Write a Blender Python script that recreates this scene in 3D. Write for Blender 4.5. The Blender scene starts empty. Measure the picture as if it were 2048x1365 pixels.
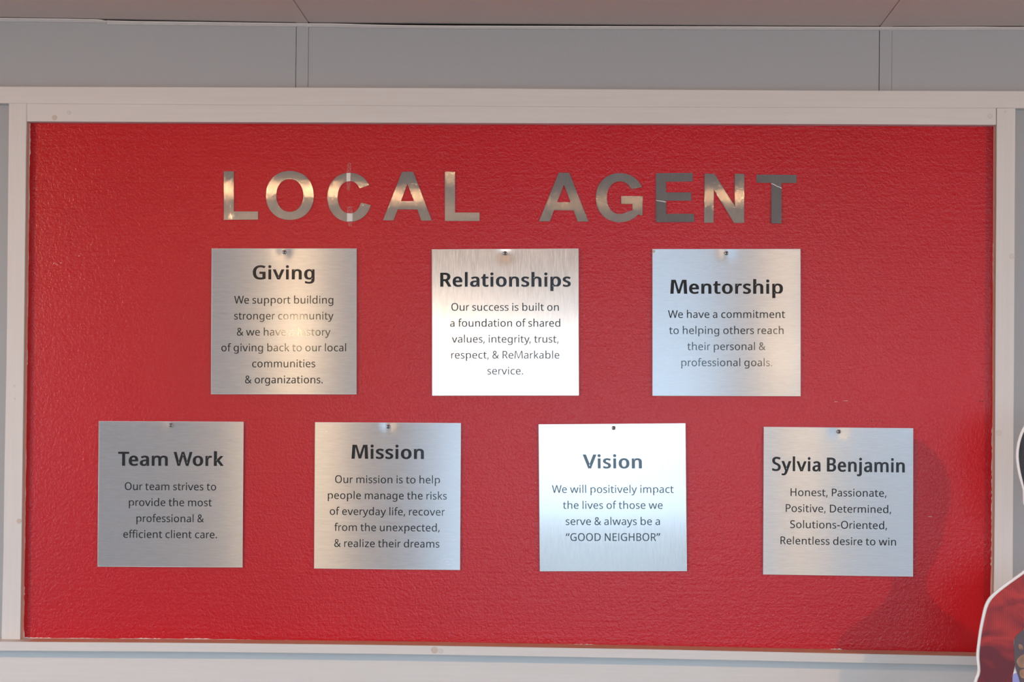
import bpy, bmesh, math, random
from mathutils import Vector, Matrix
random.seed(7)
sc = bpy.context.scene
COL = sc.collection

# ---------------------------------------------------------------- camera
F = 3555.0; PX = 1024.0; PY = 799.0; RW, RH = 2048, 1365
Yw = Vector(((1155-PX)/F, -(845-PY)/F, -1)).normalized()
a = (Yw.x*1.0 + Yw.y*(-.0094))/(-Yw.z)
Xw = Vector((1, -.0094, a)).normalized()
Zw = Xw.cross(Yw).normalized()
M = Matrix((Xw, Yw, Zw))                       # camera axes -> world axes
CAM = Vector((0.0, -3.72, 1.60))
cd = bpy.data.cameras.new('camera'); cam = bpy.data.objects.new('camera', cd); COL.objects.link(cam)
cd.sensor_width = 36; cd.lens = F/RW*36
cd.shift_y = (PY-RH/2)/RW
cam.matrix_world = Matrix.Translation(CAM) @ M.to_4x4()
sc.camera = cam

def ray(u, v): return M @ Vector(((u-PX)/F, -(v-PY)/F, -1))
def P(u, v, Y=0.0):                             # point of the plane y = Y seen at photo pixel u, v
    d = ray(u, v); return CAM + d*((Y-CAM.y)/d.y)
def PZ(u, v, Z):
    d = ray(u, v); return CAM + d*((Z-CAM.z)/d.z)

# ---------------------------------------------------------------- view, sky, lamps
sc.view_settings.view_transform = 'Standard'; sc.view_settings.look = 'None'
sc.view_settings.exposure = -0.16; sc.view_settings.gamma = 1.0; sc.view_settings.use_curve_mapping = False
sc.cycles.use_denoising = True
sc.cycles.max_bounces = 8; sc.cycles.sample_clamp_indirect = 6
SKY = (3.4, 4.75, 6.2)
world = bpy.data.worlds.new('world'); sc.world = world; world.use_nodes = True
wb = world.node_tree.nodes['Background']; wb.inputs[0].default_value = (*[c/8.0 for c in SKY], 1); wb.inputs[1].default_value = 8.0
ROOM_X0, ROOM_X1, ROOM_Y0, CEIL = -3.6, 3.6, -7.0, 2.442
# ceiling downlights, the far left and far right ones added as warm fill: (x, y, watts, radius, aim x, aim z, cone)
LAMPS = [(-1.04, -2.8, 2.6, .018, -.95, 1.55, 70), (0.80, -2.8, 1.8, .018, .75, 1.55, 70), (-3.3, -2.9, 205, .03, -.55, 1.30, 55), (3.3, -2.9, 185, .03, .55, 1.34, 55)]
for lx, ly, watts, rad, ax_, az_, cone in LAMPS:
    ld = bpy.data.lights.new('downlight_bulb', 'SPOT'); ld.energy = watts; ld.color = (1.0, .56, .27)
    ld.spot_size = math.radians(cone); ld.spot_blend = 1.0; ld.shadow_soft_size = rad
    lo = bpy.data.objects.new('downlight_bulb', ld); lo.location = (lx, ly, CEIL-.03); COL.objects.link(lo)
    lo.rotation_euler = (Vector((ax_, 0, az_))-lo.location).to_track_quat('-Z', 'Y').to_euler()

# window openings: (wall, a0, a1, z0, z1)
WIN_BACK = [(-0.80, 0.92, 0.35, 2.18), (1.45, 3.1, 1.5, 2.12)]
WIN_RIGHT = [(-6.3, -1.2, 0.6, 2.15)]
WIN_LEFT = [(-6.3, -1.2, 0.6, 2.15)]
def portal(loc, rot, sx, sz):
    ld = bpy.data.lights.new('window_daylight', 'AREA'); ld.shape = 'RECTANGLE'; ld.size = sx; ld.size_y = sz
    ld.cycles.is_portal = True
    o = bpy.data.objects.new('window_daylight', ld); o.location = loc; o.rotation_euler = rot; COL.objects.link(o)
for x0, x1, z0, z1 in WIN_BACK: portal(((x0+x1)/2, ROOM_Y0-.02, (z0+z1)/2), (math.radians(90), 0, 0), x1-x0, z1-z0)
for y0, y1, z0, z1 in WIN_RIGHT: portal((ROOM_X1+.02, (y0+y1)/2, (z0+z1)/2), (math.radians(90), 0, math.radians(90)), y1-y0, z1-z0)
for y0, y1, z0, z1 in WIN_LEFT: portal((ROOM_X0-.02, (y0+y1)/2, (z0+z1)/2), (math.radians(90), 0, math.radians(-90)), y1-y0, z1-z0)

# ---------------------------------------------------------------- materials
class NT:
    def __init__(s, name):
        s.m = bpy.data.materials.new(name); s.m.use_nodes = True; s.t = s.m.node_tree; s.n = s.t.nodes; s.b = s.n['Principled BSDF']
    def node(s, typ, **kw):
        n = s.n.new(typ)
        for k, v in kw.items():
            if k in n.inputs.keys(): n.inputs[k].default_value = v
            else: setattr(n, k, v)
        return n
    def link(s, a, b): s.t.links.new(a, b)
    def set(s, **kw):
        for k, v in kw.items(): s.b.inputs[k.replace('_', ' ')].default_value = v
        return s
    def coords(s, scale=(1, 1, 1), kind='Object'):
        tc = s.node('ShaderNodeTexCoord'); mp = s.node('ShaderNodeMapping'); mp.inputs['Scale'].default_value = scale
        s.link(tc.outputs[kind], mp.inputs['Vector']); return mp.outputs['Vector']
    def noise(s, vec, scale, detail=3, rough=.5, dist=0):
        n = s.node('ShaderNodeTexNoise'); n.inputs['Scale'].default_value = scale; n.inputs['Detail'].default_value = detail
        n.inputs['Roughness'].default_value = rough; n.inputs['Distortion'].default_value = dist
        s.link(vec, n.inputs['Vector']); return n.outputs['Fac']
    def ramp(s, fac, stops):
        r = s.node('ShaderNodeValToRGB'); e = r.color_ramp.elements
        while len(e) < len(stops): e.new(.5)
        for el, (p, c) in zip(e, stops): el.position = p; el.color = c if len(c) == 4 else (*c, 1)
        s.link(fac, r.inputs['Fac']); return r.outputs['Color']
    def rng(s, fac, a, b, c, d):
        n = s.node('ShaderNodeMapRange'); n.inputs[1].default_value = a; n.inputs[2].default_value = b
        n.inputs[3].default_value = c; n.inputs[4].default_value = d; s.link(fac, n.inputs[0]); return n.outputs[0]
    def math(s, op, x, y):
        n = s.node('ShaderNodeMath', operation=op)
        for i, v in enumerate((x, y)):
            if isinstance(v, (int, float)): n.inputs[i].default_value = v
            else: s.link(v, n.inputs[i])
        return n.outputs[0]
    def bump(s, h, strength=.3, dist=.001, normal=None):
        n = s.node('ShaderNodeBump'); n.inputs['Strength'].default_value = strength; n.inputs['Distance'].default_value = dist
        s.link(h, n.inputs['Height'])
        if normal: s.link(normal, n.inputs['Normal'])
        s.link(n.outputs[0], s.b.inputs['Normal']); return n.outputs[0]

def plain(name, col, rough=.5, metal=0.0, spec=.5):
    t = NT(name); t.set(Base_Color=(*col, 1), Roughness=rough, Metallic=metal); t.b.inputs['Specular IOR Level'].default_value = spec
    return t.m

def painted(name, c1, c2, rough, gscale, bump, spec=.4):
    t = NT(name); v = t.coords(gscale)
    n = t.noise(v, 1.0, 5, .6)
    t.link(t.ramp(n, [(.3, c1), (.7, c2)]), t.b.inputs['Base Color'])
    t.set(Roughness=rough); t.b.inputs['Specular IOR Level'].default_value = spec
    t.bump(n, bump, .0006); return t.m

M_FRAME_H = painted('white_painted_wood', (.70, .665, .62), (.74, .70, .66), .42, (6, 60, 160), .35)
M_FRAME_V = painted('white_painted_wood_upright', (.70, .665, .62), (.74, .70, .66), .42, (160, 60, 6), .25)
M_REVEAL = painted('bounce_tinted_board_edge', (.66, .40, .28), (.74, .46, .33), .6, (40, 40, 40), .3)  # orange puts lamplight and red bounce into the wood tone
M_WALL = painted('grey_vinyl_wallboard', (.405, .42, .43), (.43, .445, .455), .55, (300, 300, 300), .25)
M_CEIL = painted('ceiling_board', (.80, .62, .53), (.84, .65, .56), .7, (260, 260, 260), .25)
M_TRIM = painted('grey_cornice_strip', (.55, .52, .50), (.60, .57, .55), .4, (80, 80, 80), .15)
M_GAP = plain('dark_gap', (.012, .011, .01), .9)
M_BACK = plain('room_paint', (.74, .69, .66), .8)
M_FLOOR = painted('carpet', (.24, .22, .21), (.32, .30, .28), .95, (200, 200, 200), .5)

# red roller-textured paint
t = NT('red_roller_paint'); v = t.coords((1, 1, 1))
n1 = t.noise(v, 175, 3, .55, .4); n2 = t.noise(v, 480, 2, .5); n3 = t.noise(v, 1.6, 2, .5)
vs = t.coords((1, 1, 26)); n4 = t.noise(vs, 5.0, 3, .55)
h = t.math('ADD', t.math('MULTIPLY', n1, 1.0), t.math('MULTIPLY', n2, .30))
h = t.math('ADD', h, t.math('MULTIPLY', n4, .42))
t.link(t.ramp(n3, [(.3, (.50, .0003, .004)), (.7, (.57, .0005, .006))]), t.b.inputs['Base Color'])
t.set(Roughness=.22); t.b.inputs['Specular IOR Level'].default_value = .52
t.bump(h, .5, .0014)
M_RED = t.m

def brushed(name, grain='x', base=(.92, .91, .90), rough=.30, aniso=1.0, bump=.02):
    t = NT(name)
    sc_ = (14, 14, 1700) if grain == 'x' else (1700, 14, 14)
    v = t.coords(sc_); n = t.noise(v, 1.0, 4, .65)
    sc2 = (50, 50, 600) if grain == 'x' else (600, 50, 50)
    n2 = t.noise(t.coords(sc2), 1.0, 3, .6)
    mix = t.math('ADD', t.math('MULTIPLY', n, .6), t.math('MULTIPLY', n2, .4))
    t.link(t.ramp(mix, [(.30, tuple(c*.84 for c in base)), (.70, tuple(min(1, c*1.12) for c in base))]), t.b.inputs['Base Color'])
    t.set(Metallic=1.0, Anisotropic=aniso)
    t.link(t.rng(mix, .3, .7, rough-.04, rough+.05), t.b.inputs['Roughness'])
    t.set(Coat_Weight=.5 if rough > .25 else .0, Coat_Roughness=.14)
    tan = t.node('ShaderNodeCombineXYZ')
    tv = (0, 0, 1) if grain == 'x' else (1, 0, 0)
    for i in range(3): tan.inputs[i].default_value = tv[i]
    t.link(tan.outputs[0], t.b.inputs['Tangent'])
    t.bump(mix, bump, .0003)
    return t.m
M_PLATE_H = brushed('brushed_aluminium_level_grain', 'x')
M_PLATE_V = brushed('brushed_aluminium_upright_grain', 'z', base=(.60, .56, .53), rough=.185)
M_FOIL = brushed('brushed_foil_letter', 'z', (.47, .46, .45), .085, 1.0, .7)
M_PLATE_EDGE = plain('cut_aluminium_edge', (.85, .83, .80), .4, .2)
t = NT('black_gloss_print'); t.set(Base_Color=(.012, .012, .013, 1), Roughness=.10); t.b.inputs['Specular IOR Level'].default_value = .5
M_PRINT = t.m
M_SCREW = plain('zinc_screw', (.42, .41, .40), .28, 1.0)
M_TAPEW = plain('white_tape', (.80, .76, .70), .5)
t = NT('dried_clear_tape_residue'); n = t.noise(t.coords((1, 1, 1)), 700, 3, .7)
t.set(Base_Color=(.75, .55, .52, 1), Roughness=.4); t.link(t.rng(n, .50, .62, 0, .55), t.b.inputs['Alpha']); M_RESID = t.m
M_CHIP = plain('exposed_white_primer', (.82, .74, .70), .6)
M_PLUG = plain('nail_filler', (.62, .50, .43), .6)
M_PLUG2 = plain('pale_nail_filler', (.66, .61, .57), .5)

# ---------------------------------------------------------------- mesh helpers
def link_mesh(name, verts, faces, mat, parent=None, smooth=False, loc=None):
    me = bpy.data.meshes.new(name)
    o = bpy.data.objects.new(name, me); COL.objects.link(o)
    if loc is None: loc = Vector((0, 0, 0))
    me.from_pydata([tuple(Vector(v)-loc) for v in verts], [], faces); me.validate()
    bm = bmesh.new(); bm.from_mesh(me); bmesh.ops.recalc_face_normals(bm, faces=bm.faces); bm.to_mesh(me); bm.free()
    me.materials.append(mat)
    for p in me.polygons: p.use_smooth = smooth
    o.location = loc
    if parent is not None:
        pw = Vector((0, 0, 0)); q_ = parent
        while q_ is not None: pw = pw+q_.location; q_ = q_.parent
        o.parent = parent; o.location = loc - pw
    return o

def box(name, x0, x1, y0, y1, z0, z1, mat, parent=None):
    vs = [(x, y, z) for x in (x0, x1) for y in (y0, y1) for z in (z0, z1)]
    fs = [(0, 1, 3, 2), (4, 6, 7, 5), (0, 4, 5, 1), (2, 3, 7, 6), (0, 2, 6, 4), (1, 5, 7, 3)]
    return link_mesh(name, vs, fs, mat, parent)

def extend(pts):
    return [Vector((ROOM_X0+.001, pts[0].y, pts[0].z))]+pts+[Vector((ROOM_X1-.001, pts[-1].y, pts[-1].z))]
def board(name, top, bot, yf, yb, mat, parent=None, bev=.0012, n=16, ext=False):
    """A board with its face on y=yf: top and bot are pixel polylines (left to right); real depth back to yb."""
    def samp(pl, t):
        # pl points with x increasing; linear interpolation over a normalised parameter
        x0, x1 = pl[0][0], pl[-1][0]; x = x0+(x1-x0)*t
        for (ax, ay), (bx, by) in zip(pl, pl[1:]):
            if x <= bx + 1e-6 or (bx, by) == pl[-1]:
                k = 0 if bx == ax else (x-ax)/(bx-ax); return (x, ay+(by-ay)*k)
    T_, B_ = [P(*samp(top, i/n), yf) for i in range(n+1)], [P(*samp(bot, i/n), yf) for i in range(n+1)]
    if ext: T_, B_ = extend(T_), extend(B_)
    return board_pts(name, T_, B_, yf, yb, mat, parent, bev)

def board_pts(name, T, B, yf, yb, mat, parent=None, bev=.0012):
    verts = []; n = len(T)
    for tp, bt in zip(T, B):
        # cross-section ring: back top, front-top bevel, front-bottom bevel, back bottom
        dz = Vector((0, 0, bev)); dy = Vector((0, bev, 0))
        for q in ((Vector((tp.x, yb, tp.z))), tp+dy, tp-dz, bt+dz, bt+dy, Vector((bt.x, yb, bt.z))): verts.append(q)
    faces = []
    for i in range(n-1):
        for k in range(6):
            a0 = i*6+k; a1 = i*6+(k+1) % 6; faces.append((a0, a1, a1+6, a0+6))
    faces.append(tuple(range(6))); faces.append(tuple((n-1)*6+k for k in range(6)))
    return link_mesh(name, verts, faces, mat, parent)

def struct(o, label=None):
    o['kind'] = 'structure'
    if label: o['label'] = label
    return o
def thing(o, label, cat, group=None):
    o['label'] = label; o['category'] = cat
    if group: o['group'] = group
    return o
def empty(name, loc):
    o = bpy.data.objects.new(name, None); o.location = loc; o.empty_display_size = .05; COL.objects.link(o); return o

def disc(name, c, r, y, mat, parent, seg=18, th=.0006, ring=0):
    """low round plug standing th proud of the face at y"""
    vs = []; fs = []
    for j, (rr, yy) in enumerate(((r, y+.0004), (r*.85, y-th), (r*.35, y-th*.4 if ring else y-th))):
        for i in range(seg):
            an = 2*math.pi*i/seg; vs.append((c.x+rr*math.cos(an)*(1+.08*math.sin(3*an)), yy, c.z+rr*math.sin(an)))
    for j in range(2):
        for i in range(seg): fs.append((j*seg+i, j*seg+(i+1) % seg, (j+1)*seg+(i+1) % seg, (j+1)*seg+i))
    fs.append(tuple(2*seg+i for i in range(seg)))
    return link_mesh(name, vs, fs, mat, parent)

# ---------------------------------------------------------------- setting: room shell
def wall_with_openings(name, axis, c0, c1, a0, a1, z0, z1, wins, mat):
    """slab wall from a0..a1 along `axis`; thickness c0..c1; rectangular openings cut out"""
    edges = sorted({a0, a1, *[w[0] for w in wins], *[w[1] for w in wins]})
    vs = []; fs = []
    def add(p0, p1, q0, q1):
        if axis == 'x': b = (p0, p1, c0, c1, q0, q1)
        else: b = (c0, c1, p0, p1, q0, q1)
        k = len(vs); x0, x1, y0, y1, w0, w1 = b
        vs.extend([(x, y, z) for x in (x0, x1) for y in (y0, y1) for z in (w0, w1)])
        fs.extend([tuple(k+i for i in f) for f in ((0, 1, 3, 2), (4, 6, 7, 5), (0, 4, 5, 1), (2, 3, 7, 6), (0, 2, 6, 4), (1, 5, 7, 3))])
    for e0, e1 in zip(edges, edges[1:]):
        w = [w for w in wins if w[0] <= e0+1e-6 and w[1] >= e1-1e-6]
        if w: add(e0, e1, z0, w[0][2]); add(e0, e1, w[0][3], z1)
        else: add(e0, e1, z0, z1)
    return struct(link_mesh(name, vs, fs, mat))

fl = struct(box('floor', ROOM_X0-.15, ROOM_X1+.15, ROOM_Y0-.15, .15, -.1, 0, M_FLOOR))
wall_with_openings('wall_back', 'x', ROOM_Y0-.12, ROOM_Y0, ROOM_X0-.1, ROOM_X1+.1, 0, CEIL+.1, WIN_BACK, M_BACK)
wall_with_openings('wall_right', 'y', ROOM_X1, ROOM_X1+.1, ROOM_Y0, .1, 0, CEIL+.1, WIN_RIGHT, M_BACK)
wall_with_openings('wall_left', 'y', ROOM_X0-.1, ROOM_X0, ROOM_Y0, .1, 0, CEIL+.1, WIN_LEFT, M_BACK)

def window(n, axis, c, a0, a1, z0, z1, nm):
    w = struct(empty('window_%d' % n, (0, 0, 0)))
    def bar(nme, p0, p1, q0, q1):
        if axis == 'x': return box(nme, p0, p1, c-.09, c-.03, q0, q1, M_WHITE, w)
        s = 1 if c > 0 else -1; xs = sorted((c+s*.03, c+s*.09)); return box(nme, xs[0], xs[1], p0, p1, q0, q1, M_WHITE, w)
    t_ = .04
    bar('frame_rail', a0, a1, z0, z0+t_); bar('frame_rail', a0, a1, z1-t_, z1)
    for i in range(nm+1):
        x = a0+(a1-a0-t_)*i/nm; bar('mullion', x, x+t_, z0+t_, z1-t_)
M_WHITE = plain('white_window_frame', (.7, .7, .7), .5)
for k, (x0, x1, z0, z1) in enumerate(WIN_BACK): window(4-3*(1-k) if k else 1, 'x', ROOM_Y0, x0, x1, z0, z1, 1)
window(2, 'y', ROOM_X1, *WIN_RIGHT[0], 3); window(3, 'y', ROOM_X0, *WIN_LEFT[0], 3)
M_OUT = plain('outdoor_paving', (.36, .35, .34), .9)
struct(box('ground', -30, 30, -30, 20, -.35, -.25, M_OUT))

# ceiling: backing, wide boards and flat battens over the joints
ce = struct(box('ceiling', ROOM_X0-.1, ROOM_X1+.1, ROOM_Y0-.1, .1, CEIL+.03, CEIL+.06, M_GAP))
jl, jr = P(604.5, 115, 0).x, P(1771.2, 118, 0).x
pitch = jr-jl
joints = [jl-pitch*2, jl-pitch, jl, jr, jr+pitch]
edges = [ROOM_X0]+joints+[ROOM_X1]
BW = .0125
def spans(gl, gr):
    e_ = [ROOM_X0]+joints+[ROOM_X1]
    for k in range(len(e_)-1):
        a0 = e_[k]+(BW+gr(e_[k]) if k else 0); a1 = e_[k+1]-(BW+gl(e_[k+1]) if k < len(e_)-2 else 0)
        a0 = max(a0, ROOM_X0); a1 = min(a1, ROOM_X1)
        if a1-a0 > .05: yield a0, a1
ZN = [(P(u, v, 0).x, P(u, v, 0).z) for u, v in ((0, 35.5), (604.5, 46.0), (1771.2, 53.8), (2048, 53.3))]
WN = [(P(u, v, 0).x, P(u, v, 0).z) for u, v in ((0, 40), (213, 45.8), (604.5, 50.5), (1200, 55.6), (1771.2, 57.5), (2048, 57.7))]
def lerp_nodes(N_, x):
    if x <= N_[0][0]: return N_[0][1]
    for (xa, za), (xb, zb) in zip(N_, N_[1:]):
        if x <= xb: return za+(zb-za)*(x-xa)/(xb-xa)
    return N_[-1][1]
def zc(x): return lerp_nodes(ZN, x)
def slab(name, xs, y0, y1, zlo, zhi, mat, parent):
    """slab along x whose under and upper sides follow zlo(x), zhi(x)"""
    vs = []; fs = []; n_ = len(xs)
    for x in xs: vs += [(x, y0, zlo(x)), (x, y1, zlo(x)), (x, y1, zhi(x)), (x, y0, zhi(x))]
    for i in range(n_-1):
        for k in range(4): fs.append((i*4+k, i*4+(k+1) % 4, (i+1)*4+(k+1) % 4, (i+1)*4+k))
    fs += [(0, 1, 2, 3), tuple((n_-1)*4+k for k in range(4))]
    return link_mesh(name, vs, fs, mat, parent)
def xsplit(a0, a1, N_): return [a0]+[x for x, _ in N_ if a0 < x < a1]+[a1]
for a0, a1 in spans(lambda x: .0009 if x < 0 else .0018, lambda x: .0018 if x < 0 else .0009):
    slab('ceiling_board', xsplit(a0, a1, ZN), ROOM_Y0, .0, zc, lambda x: CEIL+.03, M_CEIL, ce)
for j in joints:
    if ROOM_X0+.02 < j < ROOM_X1-.02: slab('ceiling_batten', [j-BW, j+BW], ROOM_Y0, -.004, lambda x: zc(x)-.0012, lambda x: CEIL+.03, M_CEIL, ce)

# front wall: backing, vinyl panels and battens
wf = struct(box('wall_front', ROOM_X0-.1, ROOM_X1+.1, .010, .09, 0, CEIL+.05, M_GAP))
for a0, a1 in spans(lambda x: .0013, lambda x: .0005): slab('wall_panel', xsplit(a0, a1, WN), 0, .010, lambda x: 0, lambda x: lerp_nodes(WN, x), M_WALL, wf)
for j in joints:
    if ROOM_X0+.02 < j < ROOM_X1-.02: slab('wall_batten', [j-BW, j+BW], -.0012, .010, lambda x: 0, lambda x: lerp_nodes(WN, x)+.001, M_WALL, wf)

# cornice strip under the ceiling, two lengths, slightly wavy upper lip with dark gap above
def cornice(name, us, top, bot):
    o = None
    T = []; B = []
    for i in range(41):
        k = i/40; u = us[0]+(us[1]-us[0])*k
        def ip(pl):
            for (ax, ay), (bx, by) in zip(pl, pl[1:]):
                if u <= bx: return ay+(by-ay)*(u-ax)/(bx-ax)
            return pl[-1][1]
        T.append(P(u, ip(top), -.004)); B.append(P(u, ip(bot), -.004))
    if us[0] < 0: T.insert(0, Vector((ROOM_X0+.001, -.004, T[0].z))); B.insert(0, Vector((ROOM_X0+.001, -.004, B[0].z)))
    else: T.append(Vector((ROOM_X1-.001, -.004, T[-1].z))); B.append(Vector((ROOM_X1-.001, -.004, B[-1].z)))
    o = struct(board_pts(name, T, B, -.004, -.0001, M_TRIM, None, .0015))
    # fine raised lip along the upper edge, paler than the strip
    L = [t_+Vector((0, -.004, .0002)) for t_ in T]; L2 = [t_+Vector((0, -.004, -.0022)) for t_ in T]
    board_pts('cornice_lip', L, L2, -.008, -.003, M_LIP, o, .0006)
    return o
M_LIP = plain('pale_cornice_lip', (.78, .74, .71), .35)
cornice('trim_1', (-120, 213), [(-120, 34), (0, 36.5), (120, 38), (200, 39.5), (213, 42)], [(-120, 42), (0, 43), (213, 45.5)])
cornice('trim_2', (213.5, 2200), [(213, 41.5), (240, 42.5), (400, 44.5), (600, 47.3), (680, 47.6), (720, 49.3), (800, 51), (900, 52), (1200, 52.8), (1500, 53.6), (1768, 54.8), (1880, 54.6), (1935, 53.6), (1980, 54.9), (2200, 54)],
        [(213, 49.5), (400, 51), (600, 53.5), (900, 57.5), (1200, 58.5), (1768, 60.3), (2200, 60.5)])

# ---------------------------------------------------------------- red board and its frame
YB = -.022          # face of the frame boards
YR = 0.0 - .002     # face of the red board
top_up = [(-150, 172), (0, 173), (400, 174.4), (900, 176), (1300, 179), (1648, 181), (2048, 182), (2200, 182.5)]
seam = [(-150, 205), (0, 206.5), (54, 207), (400, 209.5), (700, 211), (1100, 213.5), (1648, 215), (2048, 216.5), (2200, 217)]
inner_top = [(54, 243), (300, 244), (500, 244.6), (900, 246), (1300, 247.2), (1650, 248.3), (1993, 250)]
b = struct(board('trim_3', top_up, seam, YB-.0005, 0, M_FRAME_H, None, .0007, ext=True), 'long white painted top rail running across the whole wall')
def ipl(pl, u):
    for (ax, ay), (bx, by) in zip(pl, pl[1:]):
        if u <= bx: return ay+(by-ay)*(u-ax)/(bx-ax)
    return pl[-1][1]
def cut(pl, u0, u1): return [(u0, ipl(pl, u0))]+[p for p in pl if u0 < p[0] < u1]+[(u1, ipl(pl, u1))]
b2 = struct(board('trim_4', [(x, y+.1) for x, y in cut(seam, 54, 1992)], inner_top[:-1]+[(1992, 250)], YB, 0, M_FRAME_H, None, .0006), 'inner white board above the red panel, with filled nail holes')
# stiles
def stile(name, L, R, yf, label):
    def at(pl, v_):
        for (ua, va), (ub, vb) in zip(pl, pl[1:]):
            if v_ <= vb+1e-6: return ua+(ub-ua)*(v_-va)/(vb-va)
    vv = [L[0][1]+(L[-1][1]-L[0][1])*i/12 for i in range(13)]
    Lp = [P(at(L, v_), v_, yf) for v_ in vv]; Rp = [P(at(R, v_), v_, yf) for v_ in vv]
    verts = []; bev = .0012
    for lp, rp in zip(Lp, Rp):
        for q in (Vector((lp.x, 0, lp.z)), lp+Vector((0, bev, 0)), lp+Vector((bev, 0, 0)), rp-Vector((bev, 0, 0)), rp+Vector((0, bev, 0)), Vector((rp.x, 0, rp.z))): verts.append(q)
    faces = []
    for i in range(len(Lp)-1):
        for k in range(6): faces.append((i*6+k, i*6+(k+1) % 6, (i+1)*6+(k+1) % 6, (i+1)*6+k))
    faces.append(tuple(range(6))); faces.append(tuple((len(Lp)-1)*6+k for k in range(6)))
    return struct(link_mesh(name, verts, faces, M_FRAME_V), label)
s1 = stile('trim_5', [(17.5, 207), (15.5, 400), (13, 700), (9, 900), (6.5, 1100), (2.5, 1280)], [(54, 207), (53, 243), (51.3, 400), (48, 700), (45.5, 900), (43, 1100), (40.5, 1280)], YB, 'white painted upright on the left of the red panel')
s2 = stile('trim_6', [(1993.3, 216.8), (1992.5, 400), (1991, 600), (1990.3, 800), (1989.4, 1000), (1988, 1165), (1985, 1312)], [(2031, 216.8), (2029.5, 500), (2028.5, 700), (2027, 900), (2026, 1100), (2024.5, 1312)], YB, 'white painted upright on the right, partly behind the cardboard figure')
# sill and apron
YS = -.064
sill_t = [(-150, 1281), (0, 1284.3), (400, 1286.8), (800, 1291.3), (1300, 1299.5), (1648, 1307), (1960, 1313.5), (2200, 1319)]
sill_b = [(-150, 1300), (0, 1303), (400, 1305.5), (800, 1310), (1300, 1318.5), (1648, 1326), (1960, 1332), (2200, 1338)]
sl = struct(board('trim_7', sill_t, sill_b, YS, 0, M_FRAME_H, ext=True), 'white sill ledge under the red panel')
ap = struct(board_pts('trim_8', extend([P(-150, 1290, YB), P(1024, 1302, YB), P(2200, 1325, YB)]), extend([P(-150, 1460, YB), P(1024, 1470, YB), P(2200, 1490, YB)]), YB, 0, M_FRAME_H), 'broad white apron board below the sill')
rv = None
# reddish inner reveal faces of the frame: thin strips, wood tone plus painted-in red bounce
def reveal(pts0, pts1, th, name, par):
    vs = [Vector(p) for p in pts0]+[Vector(p) for p in pts1]
    n_ = len(pts0); fs = [(i, i+1, n_+i+1, n_+i) for i in range(n_-1)]
    off = Vector(th); k = len(vs); vs += [v_+off for v_ in vs]
    fs += [tuple(k+i for i in f) for f in fs]; fs += [(0, n_, k+n_, k), (n_-1, 2*n_-1, k+2*n_-1, k+n_-1)]
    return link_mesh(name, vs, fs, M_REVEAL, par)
Lf = [P(u, v, YB+.0015) for u, v in [(53, 243), (51.3, 400), (48, 700), (45.5, 900), (43, 1100), (40.5, 1283)]]
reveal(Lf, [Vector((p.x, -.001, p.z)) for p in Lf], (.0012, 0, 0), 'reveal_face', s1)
Rf = [P(u, v, YB+.0015) for u, v in [(1993.3, 250), (1992.5, 400), (1991, 600), (1990.3, 800), (1989.4, 1000), (1988, 1165), (1985, 1312)]]
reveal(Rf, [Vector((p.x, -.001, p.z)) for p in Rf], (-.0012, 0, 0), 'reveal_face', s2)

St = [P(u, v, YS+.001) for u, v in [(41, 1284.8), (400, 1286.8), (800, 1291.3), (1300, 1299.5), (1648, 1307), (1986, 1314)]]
reveal([q+Vector((0, 0, .0004)) for q in St], [Vector((q.x, -.0025, q.z+.0004)) for q in St], (0, 0, -.0006), 'bounce_tinted_top_edge', sl)  # strip colours in the warm lamplight and red bounce on the sill top

# the red board
red_edge_L = [(59.5, 247), (58, 400), (54.5, 700), (52, 900), (49.5, 1100), (46.5, 1277)]
red_edge_R = [(1987.5, 253), (1986.8, 400), (1985.3, 700), (1985, 900), (1984, 1100), (1981.5, 1165), (1979, 1309)]
c = [P(50, 240, YR), P(1996, 246, YR), P(1992, 1318, YR), P(36, 1288, YR)]
rb = link_mesh('red_board', c+[q+Vector((0, .0018, 0)) for q in c], [(0, 1, 2, 3), (4, 5, 6, 7), (0, 1, 5, 4), (1, 2, 6, 5), (2, 3, 7, 6), (3, 0, 4, 7)], M_RED)
thing(rb, 'large red roller-painted board framed in white wood, carrying metal letters and plaques', 'wall panel')

# ragged bare line and chips along the board's edges
def ragged(name, pts, inward, w0, chips, seed, step=4.0):
    """ribbon following the pixel polyline; its inner border is ragged"""
    rnd = random.Random(seed); vs = []; n_ = 0
    total = sum(math.hypot(b_[0]-a_[0], b_[1]-a_[1]) for a_, b_ in zip(pts, pts[1:]))
    N = int(total/step); wob = 0
    for i in range(N+1):
        s_ = total*i/N; acc = 0
        for a_, b_ in zip(pts, pts[1:]):
            L_ = math.hypot(b_[0]-a_[0], b_[1]-a_[1])
            if s_ <= acc+L_+1e-6: k = (s_-acc)/L_; break
            acc += L_
        u = a_[0]+(b_[0]-a_[0])*k; v = a_[1]+(b_[1]-a_[1])*k
        wob = wob*.8+rnd.uniform(-.35, .35)
        w = max(.15, w0+wob)
        fr = i/N
        for c0, c1, cw in chips:
            if c0 <= fr <= c1: w += cw*rnd.uniform(.2, 1.0)
        A = P(u-inward[0]*9, v-inward[1]*9, YR-.0004); B_ = P(u+inward[0]*w, v+inward[1]*w, YR-.0004)
        vs += [A, B_]
    fs = [(2*i, 2*i+2, 2*i+3, 2*i+1) for i in range(N)]
    m = len(vs); vs += [q+Vector((0, .0003, 0)) for q in vs]
    fs += [tuple(m+i for i in f) for f in fs]+[(2*i+1, 2*i+3, m+2*i+3, m+2*i+1) for i in range(N)]
    o = link_mesh(name, vs, fs, M_CHIP, rb); o['label'] = 'ragged bare primer line along the edge of the red paint'; return o
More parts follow.
